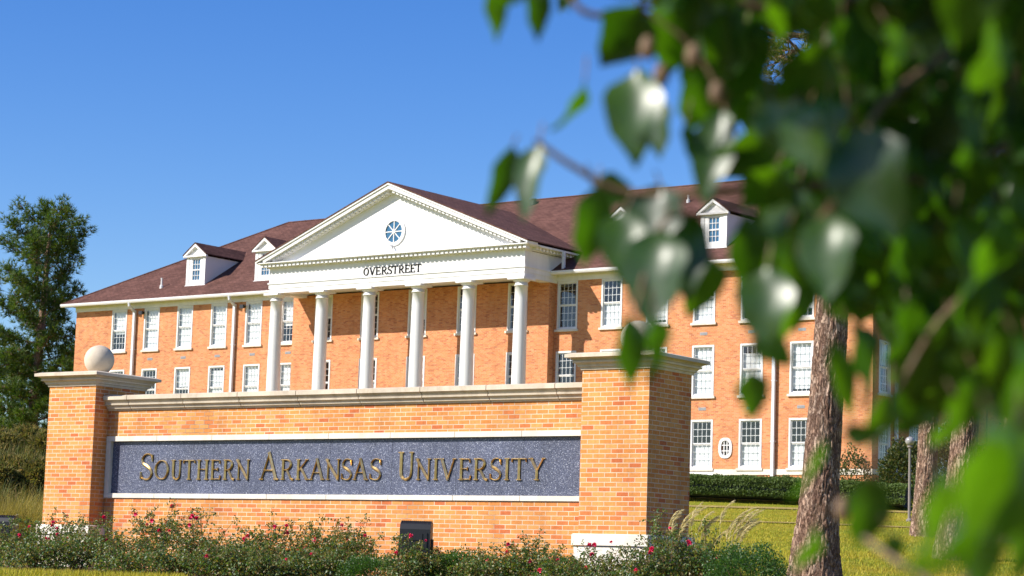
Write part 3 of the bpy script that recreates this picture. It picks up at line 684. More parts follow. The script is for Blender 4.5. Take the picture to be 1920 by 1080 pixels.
# fire stair at the far end of the east side
mb = MB()
for k in range(28):
    y = 101.5+(k % 14)*.28 if (k//14) % 2 == 0 else 105.4-(k % 14)*.28
    z = 4.8+k*.19; mb.box(XR+.3, XR+1.4, y, y+.27, z, z+.04)
for q in range(2):
    s_ = 1 if q == 0 else -1; a_ = Vector((XR+1.42, 101.5 if q == 0 else 105.4, 4.8+q*2.66)); b2 = a_+Vector((0, s_*3.9, 2.66))
    for dx in (0, -1.14):
        mb.tube([a_+Vector((dx, 0, 0)), b2+Vector((dx, 0, 0))], .05, 6); mb.tube([a_+Vector((dx, 0, 1)), b2+Vector((dx, 0, 1))], .025, 6)
for y in (101.4, 105.6):
    for dx in (.3, 1.42): mb.tube([(XR+dx, y, 4.5), (XR+dx, y, 11.4)], .05, 6)
mb.box(XR+.01, XR+1.5, 105.5, 106.6, 7.45, 7.52); mb.box(XR+.01, XR+1.5, 100.3, 101.45, 10.15, 10.22)
mb.build('fire_stair', 'rust_metal', hall, HB)

# ramp rail in front of the right wing
rr = thing('ramp_rail', 'low white picket ramp railing sloping down in front of the right wing', 'railing', (-53, 88.6, 4.3))
ro_ = (-53, 88.6, 4.3); pk = MB(); A = Vector((-58, 89.0, 5.22)); B = Vector((-48.6, 88.2, 4.50)); 
rl = MB(); rl.tube([A, B], .05, 6); rl.tube([A-Vector((0, 0, .5)), B-Vector((0, 0, .5))], .03, 6); rl.build('handrail', 'white_paint', rr, ro_)
for k in range(90):
    p_ = A.lerp(B, k/89); pk.box(p_.x-.02, p_.x+.02, p_.y-.012, p_.y+.012, p_.z-.6, p_.z)
pk.build('pickets', 'white_paint', rr, ro_)
rp = MB(); rp.prism([(-58, 88.0, 4.2), (-48.6, 87.8, 3.7), (-48.6, 87.8, 4.02), (-58, 88.0, 4.72)], (0, 1.6, 0)); rp.build('ramp', 'pale_stone', rr, ro_)

# ---------------------------------------------------------------- plants: helpers
def rv(r): return Vector((r.gauss(0, 1), r.gauss(0, 1), r.gauss(0, 1))).normalized()
def leafq(mb, p, d, n, L, W):
    s_ = d.cross(n); s_ = s_.normalized() if s_.length > 1e-6 else Vector((1, 0, 0)); nn = s_.cross(d)
    i = len(mb.v)
    mb.v += [tuple(p), tuple(p+d*L*.5+s_*W*.5+nn*W*.12), tuple(p+d*L), tuple(p+d*L*.5-s_*W*.5+nn*W*.12)]
    mb.f.append([i, i+1, i+2]); mb.f.append([i, i+2, i+3])
def blade(mb, p, d, L, W, bend, r, n=3):
    side = Vector((-d.y, d.x, 0)); side = side.normalized() if side.length > .01 else Vector((1, 0, 0)); side = (side+rv(r)*.4).normalized()
    prev = None; q = Vector(p); dd = Vector(d)
    for k in range(n+1):
        w_ = W*(1-k/n)*.5+.0004; a_ = mb.pt(q-side*w_); b_ = mb.pt(q+side*w_)
        if prev: mb.f.append([prev[0], prev[1], b_, a_])
        prev = (a_, b_); q = q+dd*(L/n); dd = (dd+Vector((d.x*bend, d.y*bend, -bend*.9))*(1/n)*1.6).normalized()
def tuft(mb, c, d, L, W, n, r, spread=.9):
    for _ in range(n):
        v = (d+rv(r)*spread).normalized(); s_ = v.cross(rv(r)).normalized()*W*.5
        i = len(mb.v); mb.v += [tuple(c-s_), tuple(c+s_), tuple(c+v*L*r.uniform(.75, 1.1))]; mb.f.append([i, i+1, i+2])

# ---------------------------------------------------------------- rose bushes and shrubs
flower_me = None
def flower_mesh():
    r = random.Random(5); mb = MB()
    for q in range(16):
        d = (rv(r)+Vector((0, -.2, .6))).normalized(); leafq(mb, Vector((0, 0, 0)), d, rv(r), .036, .042)
    return mb.build('flower', 'petal', uv=False)
fl0 = flower_mesh(); used = [False]
def rose(px, pyt, wpx, D, label, nfl, seed, dens=1., flowers=()):
    r = random.Random(seed); b_ = at(px, 1040, D); base = Vector((b_.x, b_.y, ground(b_.x, b_.y)))
    top = at(px, pyt, D).z; H = (top-base.z)*1.27; Rr = wpx/FPX*D/2
    t_ = thing('rose_bush', label, 'bush', base, 0, 'rose bushes planted along the front of the sign')
    st = MB(); lf = MB(); tips = []
    ns = 22; Rr *= 1.35
    for k in range(ns):
        a_ = r.uniform(0, 2*pi); rad = Rr*sqrt(r.random())*1.05; h = H*r.uniform(.42, 1.05)*(1-.25*(rad/Rr)**2)
        e = Vector((cos(a_)*rad, sin(a_)*rad, h)); m_ = Vector((e.x*.35, e.y*.35, h*.5))+rv(r)*.05
        pts = [Vector((0, 0, -.05)), m_, e]; st.tube(pts, [.009, .006, .003], 4)
        tips.append(e)
        for q in range(7):
            u = r.uniform(.35, 1); p_ = (m_.lerp(e, (u-.5)*2) if u > .5 else Vector((0, 0, 0)).lerp(m_, u*2))
            o = rv(r); o.z = abs(o.z)*.6; pe = p_+o*r.uniform(.08, .24); st.tube([p_, pe], [.004, .002], 3)
            for z_ in range(int(13*dens)):
                c = p_.lerp(pe, r.uniform(.2, 1.15))+rv(r)*.03
                leafq(lf, c, (rv(r)+Vector((0, 0, -.15))).normalized(), rv(r), r.uniform(.03, .055), r.uniform(.02, .036))
        for z_ in range(int(16*dens)):
            c = e+rv(r)*r.uniform(0, .09); leafq(lf, c, rv(r), rv(r), r.uniform(.028, .05), r.uniform(.018, .032))
    for q in range(int(1100*dens)):   # inner body
        a_ = r.uniform(0, 2*pi); rad = Rr*sqrt(r.random()); z_ = H*r.uniform(.08, .74)*(1-.3*(rad/Rr)**2)
        leafq(lf, Vector((cos(a_)*rad, sin(a_)*rad, z_)), rv(r), rv(r), r.uniform(.035, .06), r.uniform(.024, .04))
    st.build('stems', 'stem', t_, uv=False); lf.build('foliage', 'rose_leaf', t_, uv=False)
    fl = []
    for k in range(nfl+1):
        e = r.choice(tips)+rv(r)*.08; toward = Vector((sin(PSI), -cos(PSI), 0)); fl.append(e+toward*r.uniform(0, Rr*.5)+Vector((0, 0, .02)))
    for (fx, fy) in flowers: fl.append(at(fx, fy, D-Rr*.6)-base)
    for q in fl:
        if used[0]: o = fl0.copy(); col.objects.link(o)
        else: o = fl0; used[0] = True
        o.parent = t_; o.location = q; o.rotation_euler = (r.uniform(-.5, .5), r.uniform(-.5, .5), r.uniform(0, 6)); s_ = r.uniform(.7, 1.3); o.scale = (s_, s_, s_)
    return t_
RB = [(25, 990, 120, 37.6, 'rose bush with red blooms at far left beside the black floodlight', 0, [(55, 988), (100, 920+60), (36, 1004)]),
 (105, 968, 120, 38.2, 'tall rose bush with clustered red blooms before the left pillar', 0, [(86, 1010), (92, 1011), (107, 1003), (126, 967), (106, 991), (68, 1047)]),
 (190, 985, 110, 37.6, 'rose bush between the left pillar and the granite panel corner', 0, [(195, 970), (200, 1013), (231, 1070), (232, 1040)]),
 (290, 966, 120, 37.2, 'broad rose bush under the first letters of the sign', 1, [(254, 965), (276, 984), (299, 995), (285, 977), (312, 980)]),
 (375, 972, 130, 36.8, 'upright rose bush with three blooms at its tip', 1, [(360, 968), (368, 972), (355, 985)]),
 (455, 1010, 100, 36.4, 'low rose bush with sparse blooms left of the lettering middle', 0, [(465, 1005), (458, 1011)]),
 (525, 985, 100, 36., 'rose bush with one bloom on a raised tip', 1, [(515, 988), (590, 1012), (572, 1028)]),
 (595, 1000, 100, 35.7, 'loose rose bush with a bright bloom low in front', 1, [(571, 1030), (559, 1032)]),
 (655, 985, 90, 35.3, 'slender rose bush with bare shoots against the brick', 1, [(641, 985), (648, 1055)]),
 (765, 1022, 80, 33.4, 'rose bush standing in front of the black floodlight', 0, [(743, 1037), (770, 1005)]),
 (955, 1038, 100, 33.3, 'short rose bush beside the clipped green shrubs', 0, [(914, 1050)]),
 (1005, 1020, 90, 32.9, 'leafy rose bush with deep red blooms left of the right pillar', 1, [(993, 1053), (1022, 1062), (1020, 1068), (1030, 1049)]),
 (1140, 1038, 140, 31.9, 'airy rose bush before the pale stone base of the right pillar', 0, [(1110, 1040), (1105, 1022), (1114, 1022), (1146, 1017), (1012, 1070)]),
 (1255, 990, 105, 31.6, 'dense rose bush at the corner of the right pillar', 0, [(1219, 1036), (1256, 991), (1291, 1016), (1222, 1030)]),
 (1320, 1010, 110, 31.6, 'rose bush mixed with dry grass right of the right pillar', 0, [(1293, 1019)])]
for px, py, wp, D, lb in [(60, 1012, 120, 36.2, 'low dark rose foliage between the left floodlight and the left pillar'), (150, 998, 120, 36.4, 'low rose foliage right before the left pillar base'), (245, 1022, 110, 35.4, 'low rose foliage in front of the left pillar corner'), (335, 1024, 120, 34.8, 'low rose foliage below the third sign letter'), (418, 1032, 110, 34.4, 'low rose foliage below the end of the first word'), (490, 1034, 110, 34.2, 'low rose foliage below the start of the second word'),
  (560, 1035, 100, 35., 'low rose foliage below the middle of the second word'), (625, 1035, 100, 34.8, 'low rose foliage below the end of the second word'), (820, 1040, 90, 33.6, 'low rose foliage touching the right of the black floodlight'), (905, 1045, 100, 33., 'low rose foliage below the third word'), (1060, 1050, 100, 32.2, 'low rose foliage left of the right pillar base'), (1195, 1052, 80, 31.4, 'low rose foliage at the right corner of the stone base')]:
    RB.append((px, py, wp, D, lb, 0, []))
for k, (px, py, wp, D, lb, nf, fl) in enumerate(RB):
    rose(px, py, wp, D, lb, nf, 40+k, .62 if k == 12 else .9, fl)
def shrub(name, label, cat_, px, pyt, wpx, D, mat, n, seed, leaf=(.03, .02), group=None, flat=.5, zbase=None):
    r = random.Random(seed); b_ = at(px, pyt, D); g = ground(b_.x, b_.y) if zbase is None else zbase; base = Vector((b_.x, b_.y, g)); H = max(.25, b_.z-g); Rr = wpx/FPX*D/2
    t_ = thing(name, label, cat_, base, 0, group); lf = MB(); st = MB()
    for k in range(n):
        v = rv(r); v.z = abs(v.z); rad = (r.uniform(.45, 1))**.5
        nn = 1+.22*noise.noise(Vector((v.x*2.3+seed, v.y*2.3, v.z*2.3)))+.12*noise.noise(v*6)
        p_ = Vector((v.x*Rr*nn, v.y*Rr*nn, (v.z**flat)*H*nn))*rad
        leafq(lf, p_, (v+rv(r)*.9).normalized(), rv(r), leaf[0]*r.uniform(.7, 1.4), leaf[1]*r.uniform(.7, 1.4))
    for k in range(10):
        v = rv(r); v.z = abs(v.z)+.4; st.tube([Vector((0, 0, -.05)), Vector((v.x*Rr*.6, v.y*Rr*.6, H*.8*min(1, v.z)))], [.012, .005], 4)
    lf.build('foliage', mat, t_, uv=False); st.build('stems', 'stem', t_, uv=False)
    return t_
GB = 'low green shrubs in front of the sign'
shrub('green_shrub', 'bright green clipped shrub between rose bushes left of the floodlight', 'shrub', 700, 1042, 120, 34.2, 'box_leaf', 5000, 1, group=GB)
shrub('green_shrub', 'bright green clipped shrub just right of the floodlight', 'shrub', 862, 1034, 130, 33.6, 'box_leaf', 5000, 2, group=GB)
shrub('green_shrub', 'dark green shrub at the foot of the wall near the right pillar', 'shrub', 1065, 1048, 110, 32.6, 'box_leaf', 4000, 3, group=GB)
shrub('green_shrub', 'round bright green shrub at the bottom edge left of the big pine', 'shrub', 1400, 1022, 170, 30.6, 'box_leaf', 9000, 4, group=GB)
shrub('green_shrub', 'small shrub under the far left rose bushes', 'shrub', 520, 1050, 120, 35, 'box_leaf', 4000, 5, group=GB)
shrub('green_shrub', 'low shrub filling the gap beneath the second letters', 'shrub', 395, 1045, 110, 35.8, 'rose_leaf', 3500, 6, group=GB)

# ---------------------------------------------------------------- ornamental grasses
def grass_clump(px, py, D, label, nb, L, mat, plumes, seed, name='grass_clump', rad=.35, group=None):
    r = random.Random(seed); b_ = at(px, py, D); base = Vector((b_.x, b_.y, ground(b_.x, b_.y)))
    t_ = thing(name, label, 'grass', base, 0, group); mb = MB()
    for k in range(nb):
        a_ = r.uniform(0, 2*pi); q = Vector((cos(a_), sin(a_), 0))*rad*r.random()
        d = Vector((cos(a_)*r.uniform(.1, .7), sin(a_)*r.uniform(.1, .7), 1)).normalized(); blade(mb, q, d, L*r.uniform(.6, 1.15), .011, r.uniform(.1, .9), r, 4)
    mb.build('blades', mat, t_, uv=False)
    if plumes:
        for k in range(plumes):
            mb = MB()
            a_ = r.uniform(-.6, 2.4) ; q = Vector((cos(a_), sin(a_), 0))*rad*.5*r.random(); lean = Vector((Rv.x, Rv.y, 0))*r.uniform(-.12, .32)+Vector((0, 0, 1))+rv(r)*.12; lean.normalize()
            hL = L*r.uniform(1.0, 1.45); tip = q+lean*hL; mb.tube([q, tip], [.004, .003], 4)
            c = tip; dd = lean.copy()
            for s_ in range(14):
                dd = (dd+Vector((Rv.x, Rv.y, 0))*.055-Vector((0, 0, .05))).normalized(); c2 = c+dd*.028
                for z_ in range(9): 
                    v = (dd*1.3+rv(r)*.55+Vector((Rv.x*.3, Rv.y*.3, -.45))).normalized(); sd = v.cross(rv(r)).normalized()*.005
                    i = len(mb.v); LL = r.uniform(.07, .13)*(1-.03*s_); mb.v += [tuple(c-sd), tuple(c+sd), tuple(c+v*LL)]; mb.f.append([i, i+1, i+2])
                c = c2
            mb.build('plume', 'plume', t_, uv=False)
    return t_
GG = 'ornamental grass clumps behind the sign pillars'
grass_clump(1300, 1010, 32.2, 'feathery plumed grass close against the right pillar', 260, .75, 'gold_grass', 6, 1, group=GG)
grass_clump(1348, 1005, 32.0, 'feathery plumed grass arching right, second from the right pillar', 420, .75, 'gold_grass', 13, 2, group=GG)
grass_clump(1268, 1030, 32.3, 'single tall grass plume standing before the shaded pillar side', 70, .7, 'gold_grass', 5, 3, rad=.12, group=GG)
for k, (px, D, lb) in enumerate([(-10, 46, 'golden dry grass clump at the left edge of the frame'), (20, 47.5, 'golden dry grass clump second from the left edge'), (48, 46, 'golden dry grass clump between the bank and the left pillar'), (76, 47, 'golden dry grass clump touching the left pillar')]):
    grass_clump(px, 985, D, lb, 700, 1.0, 'gold_grass', 0, 20+k, rad=.55, group='golden grass clumps left of the sign')
# tall rough grass on the bank at the left
r = random.Random(11); mb = MB()
for k in range(26000):
    t_, l = r.uniform(47, 68), -r.uniform(8.9, 24)
    if l > -t_*.19: continue
    x, y = tl(t_, l); d = (Vector((r.gauss(0, .25), r.gauss(0, .25), 1))).normalized()
    hh_ = .65+.5*noise.noise(Vector((x*.5, y*.5, 1)))
    blade(mb, Vector((x, y, ground(x, y)-.03)), d, max(.3, hh_)*r.uniform(.5, 1.25), .04, r.uniform(.2, 1.2), r, 3)
tag(mb.build('bank_grass', 'tall_grass', uv=False), 'tall rough brown and green grass covering the bank left of the sign', 'grass', kind='stuff')
GW = 'wild shrubs in the rough grass of the bank'
for k, (px, py, wp, D, lb) in enumerate([(8, 812, 90, 60, 'wild brown green shrub at the left edge, high on the bank'), (52, 800, 80, 62, 'wild brown green shrub at the crest of the bank under the tall pine'), (84, 815, 60, 58, 'wild brown green shrub on the bank touching the left pillar'), (30, 858, 90, 54, 'wild dark shrub in the middle of the bank'), (76, 866, 70, 53, 'wild dark shrub low on the bank beside the left pillar'), (-5, 872, 70, 52.5, 'wild dark shrub low on the bank at the left edge')]):
    shrub('wild_shrub', lb, 'shrub', px, py, wp, D, 'brush_leaf', 5200, 60+k, (.15, .035), group=GW, flat=.8)
# lawn blades
r = random.Random(12); mb = MB()
for k in range(52000):
    t_ = 30+58*r.random()**1.2; l = r.uniform(.05*t_, .235*t_)
    x, y = tl(t_, l); blade(mb, Vector((x, y, ground(x, y)-.01)), Vector((r.gauss(0, .4), r.gauss(0, .4), 1)).normalized(), r.uniform(.04, .10), .014+.0002*t_, .3, r, 1)
for k in range(9000):
    t_ = r.uniform(28, 36); l = r.uniform(-.235*t_, -.14*t_); x, y = tl(t_, l)
    blade(mb, Vector((x, y, ground(x, y)-.01)), Vector((r.gauss(0, .4), r.gauss(0, .4), 1)).normalized(), r.uniform(.05, .12), .016, .3, r, 1)
tag(mb.build('lawn_grass', 'lawn_blade', uv=False), 'short golden green grass blades of the lawn', 'grass', kind='stuff')

# ---------------------------------------------------------------- hedges
def hedge(label, p0, p1, h, wd, seed, n, mat='hedge_leaf'):
    r = random.Random(seed); a_ = Vector(p0); b_ = Vector(p1); L = (b_-a_).length; dx = (b_-a_)/L; dy = Vector((-dx.y, dx.x))
    base = Vector((*(a_+b_)/2, ground(*((a_+b_)/2)))); t_ = thing('clipped_hedge', label, 'hedge', base, 0, 'clipped hedges in front of the hall')
    core = MB(); lf = MB()
    segs = int(L/.5)
    def pt(u, a2, k=1.):    # u along, a2 angle across the section
        c_, s_ = cos(a2), sin(a2); p_ = a_+dx*u; g = ground(p_.x, p_.y)
        bumpf = 1+.10*noise.noise(Vector((u*.9+seed*7, a2*1.5, 0)))+.05*noise.noise(Vector((u*3, a2*4, 1)))
        off = wd/2*math.copysign(abs(c_)**.55, c_)*k*bumpf; z = (h*.52+h*.48*math.copysign(abs(s_)**.6, s_)*k)*bumpf
        return Vector((p_.x+dy.x*off, p_.y+dy.y*off, g+z))-base
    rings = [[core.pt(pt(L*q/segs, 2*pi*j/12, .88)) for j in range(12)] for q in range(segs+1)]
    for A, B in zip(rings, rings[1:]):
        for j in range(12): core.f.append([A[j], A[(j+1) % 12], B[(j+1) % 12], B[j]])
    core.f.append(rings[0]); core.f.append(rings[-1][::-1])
    core.build('shade_core', 'painted_shade', t_, uv=False)  # solid core whose dark colour paints the shade inside the hedge
    for k in range(n):
        u = r.uniform(-.1, L+.1); a2 = r.uniform(-.5, pi+.5); p_ = pt(u, a2, r.uniform(.88, 1.03))
        leafq(lf, p_, rv(r), rv(r), r.uniform(.05, .09), r.uniform(.035, .06))
    lf.build('foliage', mat, t_, uv=False)
def onG(px, D): p_ = at(px, 900, D); return (p_.x, p_.y)
hedge('long clipped hedge with a rounded top just right of the sign', onG(1255, 86.5), onG(1512, 86), .95, 1.6, 1, 26000)
hedge('clipped hedge right of the big pine trunk', onG(1572, 86), onG(1700, 85), .95, 1.5, 2, 14000)
hedge('dark clipped hedge farthest right behind the lamp post', onG(1712, 88), onG(1840, 88), 1.0, 1.6, 3, 10000)
shrub('dogwood_shrub', 'small open tree-like shrub against the corner of the brick hall', 'shrub', 1600, 842, 80, 90, 'holly_leaf', 1500, 9, (.10, .07), flat=.8)
shrub('broad_shrub', 'large reddish green shrub left of the lamp post', 'shrub', 1700, 825, 110, 89, 'holly_leaf', 7000, 10, (.11, .08), flat=.8)
shrub('broad_shrub', 'large shrub between the lamp post and the third pine', 'shrub', 1790, 800, 120, 92, 'holly_leaf', 6000, 12, (.11, .08), flat=.8)
shrub('broad_shrub', 'dark shrub at the right edge under the distant pine', 'shrub', 1925, 800, 170, 92, 'holly_leaf', 7000, 13, (.11, .08), flat=.8)

# ---------------------------------------------------------------- lamp post and floodlights
p_ = at(1705, 950, 78); g = ground(p_.x, p_.y); top = at(1708, 826, 78).z
lp = thing('lamp_post', 'slim grey lamp post with a round globe on the lawn', 'street lamp', (p_.x, p_.y, g)); H = top-g
mb = MB(); mb.lathe(0, 0, [(.11, -.05), (.11, .05), (.05, .10), (.04, H-.25), (.09, H-.22), (.09, H-.16)], 14); mb.build('pole', 'pole_paint', lp)
mb = MB(); mb.lathe(0, 0, [(.001+.16*sin(pi*k/14), H-.16*cos(pi*k/14)) for k in range(15)], 20); mb.build('globe', 'globe', lp, smooth=True)
def floodlight(px0, px1, py0, py1, D, label, rz):
    c = at((px0+px1)/2, py1, D); W = (px1-px0)/FPX*D; H = (py1-py0)/FPX*D; g = ground(c.x, c.y)
    t_ = thing('floodlight', label, 'floodlight', (c.x, c.y, g), rz, 'black floodlights lighting the sign'); z0 = c.z-g; hw = W/2
    mb = MB(); pts = [(-hw, -.16, z0), (-hw, -.16, z0+H*.78), (-hw, -.12, z0+H*.93), (-hw, -.04, z0+H), (-hw, .16, z0+H), (-hw, .20, z0)]
    mb.prism(pts, (W, 0, 0)); b_ = mb.build('housing', 'dark_metal', t_)
    mb = MB()
    for k in range(15):
        x = -hw+.015+k*(W-.03)/14; mb.prism([(x-.006, -.125, z0+H*.9), (x-.006, -.05, z0+H+.018), (x-.006, .15, z0+H+.018), (x-.006, .15, z0+H*.9)], (.012, 0, 0))
    mb.build('cooling_fins', 'dark_metal', b_)
    mb = MB(); mb.box(-hw+.05, hw-.05, -.172, -.161, z0+.05, z0+H*.68); mb.build('cover_plate', 'dark_metal', b_)
    mb = MB(); mb.box(-hw+.14, hw-.12, -.18, -.173, z0+H*.45, z0+H*.66); mb.build('rating_plate', 'dark_metal', b_)
    mb = MB(); mb.box(-.05, .05, -.02, .06, -.1, z0); mb.box(-hw-.03, -hw-.005, -.03, .05, z0-.06, z0+H*.5); mb.box(hw+.005, hw+.03, -.03, .05, z0-.06, z0+H*.5); mb.box(-hw-.03, hw+.03, -.03, .05, z0-.09, z0-.061); mb.build('bracket', 'dark_metal', t_)
floodlight(750, 808, 979, 1042, 33.9, 'black ribbed floodlight box standing before the brick under the panel', .56)
floodlight(-22, 28, 968, 1015, 38.4, 'black floodlight box at the left edge among the roses', SD+.5)

# ---------------------------------------------------------------- pines
def trunk_mesh(pts, rad, seed, n=40, seg=60, flare=1.0):
    mb = MB(); P = cat([tuple(p) for p in pts], max(2, seg//(len(pts)-1)))
    m_ = len(P); rr_ = []
    for k in range(m_):
        u = k/(m_-1)*(len(rad)-1); i = min(int(u), len(rad)-2); rr_.append(rad[i]+(rad[i+1]-rad[i])*(u-i))
    if n > 60: pass
    def wob(k, j, th):
        z = P[k].z; pl_ = 0
        if n > 60:
            q_ = Vector((cos(th)*rr_[k]+.05*noise.noise(Vector((th*3, z*2.5, seed))), sin(th)*rr_[k], z*.26+.09*noise.noise(Vector((cos(th)*4, sin(th)*4, z*3)))))*13
            dv = noise.voronoi(q_)[0]; e_ = min(1, (dv[1]-dv[0])/.33); pl_ = (-.030*(1-e_)**1.3+.010*noise.noise(q_*3.1))/rr_[k]
        return 1+pl_+.035*noise.noise(Vector((cos(th)*3+seed, sin(th)*3, z*.6)))+.03*noise.noise(Vector((cos(th)*9, sin(th)*9+seed, z*2.2)))+flare*.10*max(0, sin(th*5+seed))*max(0, 1-k/(m_*.10))
    mb.tube(P, rr_, n, True, wob); return mb
def pine(label, px, D, dia, lean, H, crown0, nlimb, seed, needle='pine_needle', Lmax=3.2, tL=.2, tW=.012, tn=12, tpl=10, group='pine trees on the lawn', zoff=0, toppx=None, detail=True, pyb=900):
    r = random.Random(seed); b_ = at(px, pyb, D); g = ground(b_.x, b_.y)+zoff; base = Vector((b_.x, b_.y, g))
    t_ = thing('pine_tree', label, 'tree', base, 0, group)
    lv = Vector((Rv.x, Rv.y, 0)).normalized()*lean
    pts = [Vector((0, 0, -.3)), Vector((0, 0, .45)), Vector((0, 0, H*.12))+lv*.12, Vector((0, 0, H*.35))+lv*.35+rv(r)*.05, Vector((0, 0, H*.7))+lv*.7, Vector((0, 0, H))+lv]
    rad = [dia*1.0, dia*.74, dia*.53, dia*.45, dia*.3, dia*.08]
    trunk_mesh(pts, rad, seed, 150 if detail else 10, 420 if detail else 20).build('trunk', 'bark', t_, smooth=True, uv=False)
    cr = MB(); lm = MB()
    for k in range(nlimb):
        u = k/(nlimb-1); z = crown0+(H-crown0)*u**.95; a_ = k*2.4+r.uniform(-.4, .4)
        env = Lmax*((.35+.65*sin(pi*min(1, .22+.72*(1-u)))) if detail else (.55+.45*sin(pi*(.12+.8*u))+.18*sin(u*17+seed)))*r.uniform(.6, 1.08)
        if u > (.9 if detail else .95): env *= .6
        s0 = Vector((0, 0, z))+lv*(z/H); d = Vector((cos(a_), sin(a_), r.uniform(-.05, .35)+.5*u)).normalized()
        e = s0+d*env; e.z += env*.08; mid = s0.lerp(e, .5)+Vector((0, 0, -.06*env))
        lm.tube([s0, mid, e], [dia*.11*(1.2-u*.8), dia*.06*(1.2-u*.8), .02], 6)
        nb = max(4, int(tpl*env/Lmax))
        for q in range(nb):
            uu = r.uniform(.22, 1.02); p0 = mid.lerp(e, (uu-.5)*2) if uu > .5 else s0.lerp(mid, uu*2)
            off = rv(r); off.z *= .6; sp_ = .30*env*(1.15-uu*.6)*r.uniform(.4, 1)+.15; p1 = p0+off*sp_+d*.15; lm.tube([p0, p1], [.022, .01], 3, False)
            for z_ in range(6 if tn > 16 else 4):
                c = p0.lerp(p1, r.uniform(.4, 1.0))+rv(r)*tL*.7; dd = ((p1-p0).normalized()*.7+Vector((0, 0, .45))+d*.3).normalized(); tuft(cr, c, dd, tL*r.uniform(.8, 1.2), tW, tn, r)
    cr.build('crown', needle, t_, uv=False); lm.build('limbs', 'bark', t_, uv=False)
    return t_
pine('big pine with a thick furrowed trunk, nearest and leftmost on the lawn', 1528, 42, .66, .75, 17.5, 8.1, 52, 21, Lmax=4.6, tpl=34, tn=18, tL=.26, tW=.015, pyb=1078)
pine('slender pine trunk behind and right of the big pine, near the lamp post', 1735, 70, .60, .4, 20, 5.6, 34, 22, Lmax=3.4, pyb=1000)
pine('leaning pine trunk with pale sunlit bark, third from the left on the lawn', 1790, 51, .60, 1.3, 18, 12.5, 22, 23, Lmax=3.4, pyb=1040)
pine('farthest right pine trunk on the lawn', 1893, 66, .46, .3, 18, 12, 22, 24, Lmax=3.4, pyb=1010)
# low boughs with a few tufts on the second pine
kw = dict(needle='far_needle', tL=.42, tW=.05, tn=9, group='dark pines left of the hall', detail=False)
pine('tall dark pine standing left of the brick hall', 50, 142, .7, .6, 17.3, .8, 58, 31, Lmax=3.7, tpl=46, **kw)
pine('dark pine half cut by the left edge of the picture', -95, 132, .6, .0, 13.0, .5, 44, 32, Lmax=3.0, tpl=24, **kw)
pine('lower dark pine tucked behind the corner of the brick hall', 128, 160, .5, .2, 10.5, .5, 36, 33, Lmax=3.0, tpl=22, **kw)
pine('short dark pine behind the tall one, low on the left', 10, 150, .5, .2, 8.8, .4, 40, 34, Lmax=3.8, tpl=24, **kw)
def broadtree(label, px, D, H, Rr, mat, seed, n=9000, leaf=.16, c0=.3, group='trees behind the hall on the right'):
    r = random.Random(seed); b_ = at(px, 900, D); g = ground(b_.x, b_.y); base = Vector((b_.x, b_.y, g)); t_ = thing('broadleaf_tree', label, 'tree', base, 0, group)
    trunk_mesh([Vector((0, 0, -.2)), Vector((0, 0, H*.25)), Vector((.1, 0, H*.5)), Vector((0, .1, H*.85))], [.3, .22, .16, .05], seed, 12, 18).build('trunk', 'bark', t_, smooth=True, uv=False)
    lf = MB(); lm = MB(); cl = []
    for k in range(38):
        v = rv(r); q = Vector((v.x*Rr, v.y*Rr, H*(c0+1)/2+v.z*H*(1-c0)/2))*1; q.x *= r.uniform(.4, .9); q.y *= r.uniform(.4, .9); cl.append(q)
        lm.tube([Vector((0, 0, H*.3)), q], [.07, .02], 4)
    for k in range(n):
        c = r.choice(cl)+rv(r)*Rr*.33*r.random()**.4; leafq(lf, c, rv(r), rv(r), leaf*r.uniform(.7, 1.3), leaf*.7)
    lf.build('crown', mat, t_, uv=False); lm.build('limbs', 'bark', t_, uv=False)
broadtree('dense evergreen tree at the right edge beyond the hall', 1985, 125, 12, 5, 'hedge_leaf', 51)
broadtree('small evergreen tree behind the farthest right pine', 1900, 135, 8, 3.5, 'holly_leaf', 52)
broadtree('round tree far right of the hall, outermost', 2080, 118, 14, 5.5, 'hedge_leaf', 53)
# ---------------------------------------------------------------- the tree beside the camera
NT = at(2650, 700, 4.4); ng = ground(NT.x, NT.y)
near = thing('leafy_tree', 'broadleaf tree beside the viewer, its blurred glossy leaves hanging over the right half', 'tree', (NT.x, NT.y, ng))
NO = Vector((NT.x, NT.y, ng))
trunk_mesh([Vector((0, 0, -.2)), Vector((0, 0, .4)), Vector((-.03, .02, 1.5)), Vector((.05, .1, 3.2)), Vector((0, .2, 5.5))], [.17, .13, .11, .08, .03], 77, 28, 40).build('trunk', 'bark', near, smooth=True, uv=False)
lf = MB(); r = random.Random(77)
def bigleaf(p, tipdir, nrm, L, W, curl=.20, fold=.30):
    d = tipdir.normalized(); s_ = d.cross(nrm).normalized(); nn = s_.cross(d).normalized()
    S_ = [0, .08, .2, .34, .5, .66, .8, .9, 1]; prf = [.02, .42, .82, 1, .95, .74, .46, .2, .0]
    rows_ = []; ph = r.uniform(0, 6)
    for u, pw in zip(S_, prf):
        c = p+d*(u*L)-nn*(curl*L*u*u); row = []
        for e in (-1, -.5, 0, .5, 1):
            wv_ = 1+.09*sin(u*15+ph+e*1.5)
            row.append(lf.pt(c+s_*(e*W*.5*pw*wv_)+nn*(abs(e)*W*.5*pw*fold+.07*W*sin(u*10+ph+e)*abs(e))-NO))
        rows_.append(row)
    for A, B in zip(rows_, rows_[1:]):
        for k in range(4): lf.f.append([A[k], A[k+1], B[k+1], B[k]])
tw = MB()
def twig(pts, r0, r1):
    P = cat([tuple(q-NO) for q in pts], 4); n = len(P); tw.tube(P, [r0+(r1-r0)*k/(n-1) for k in range(n)], 6)
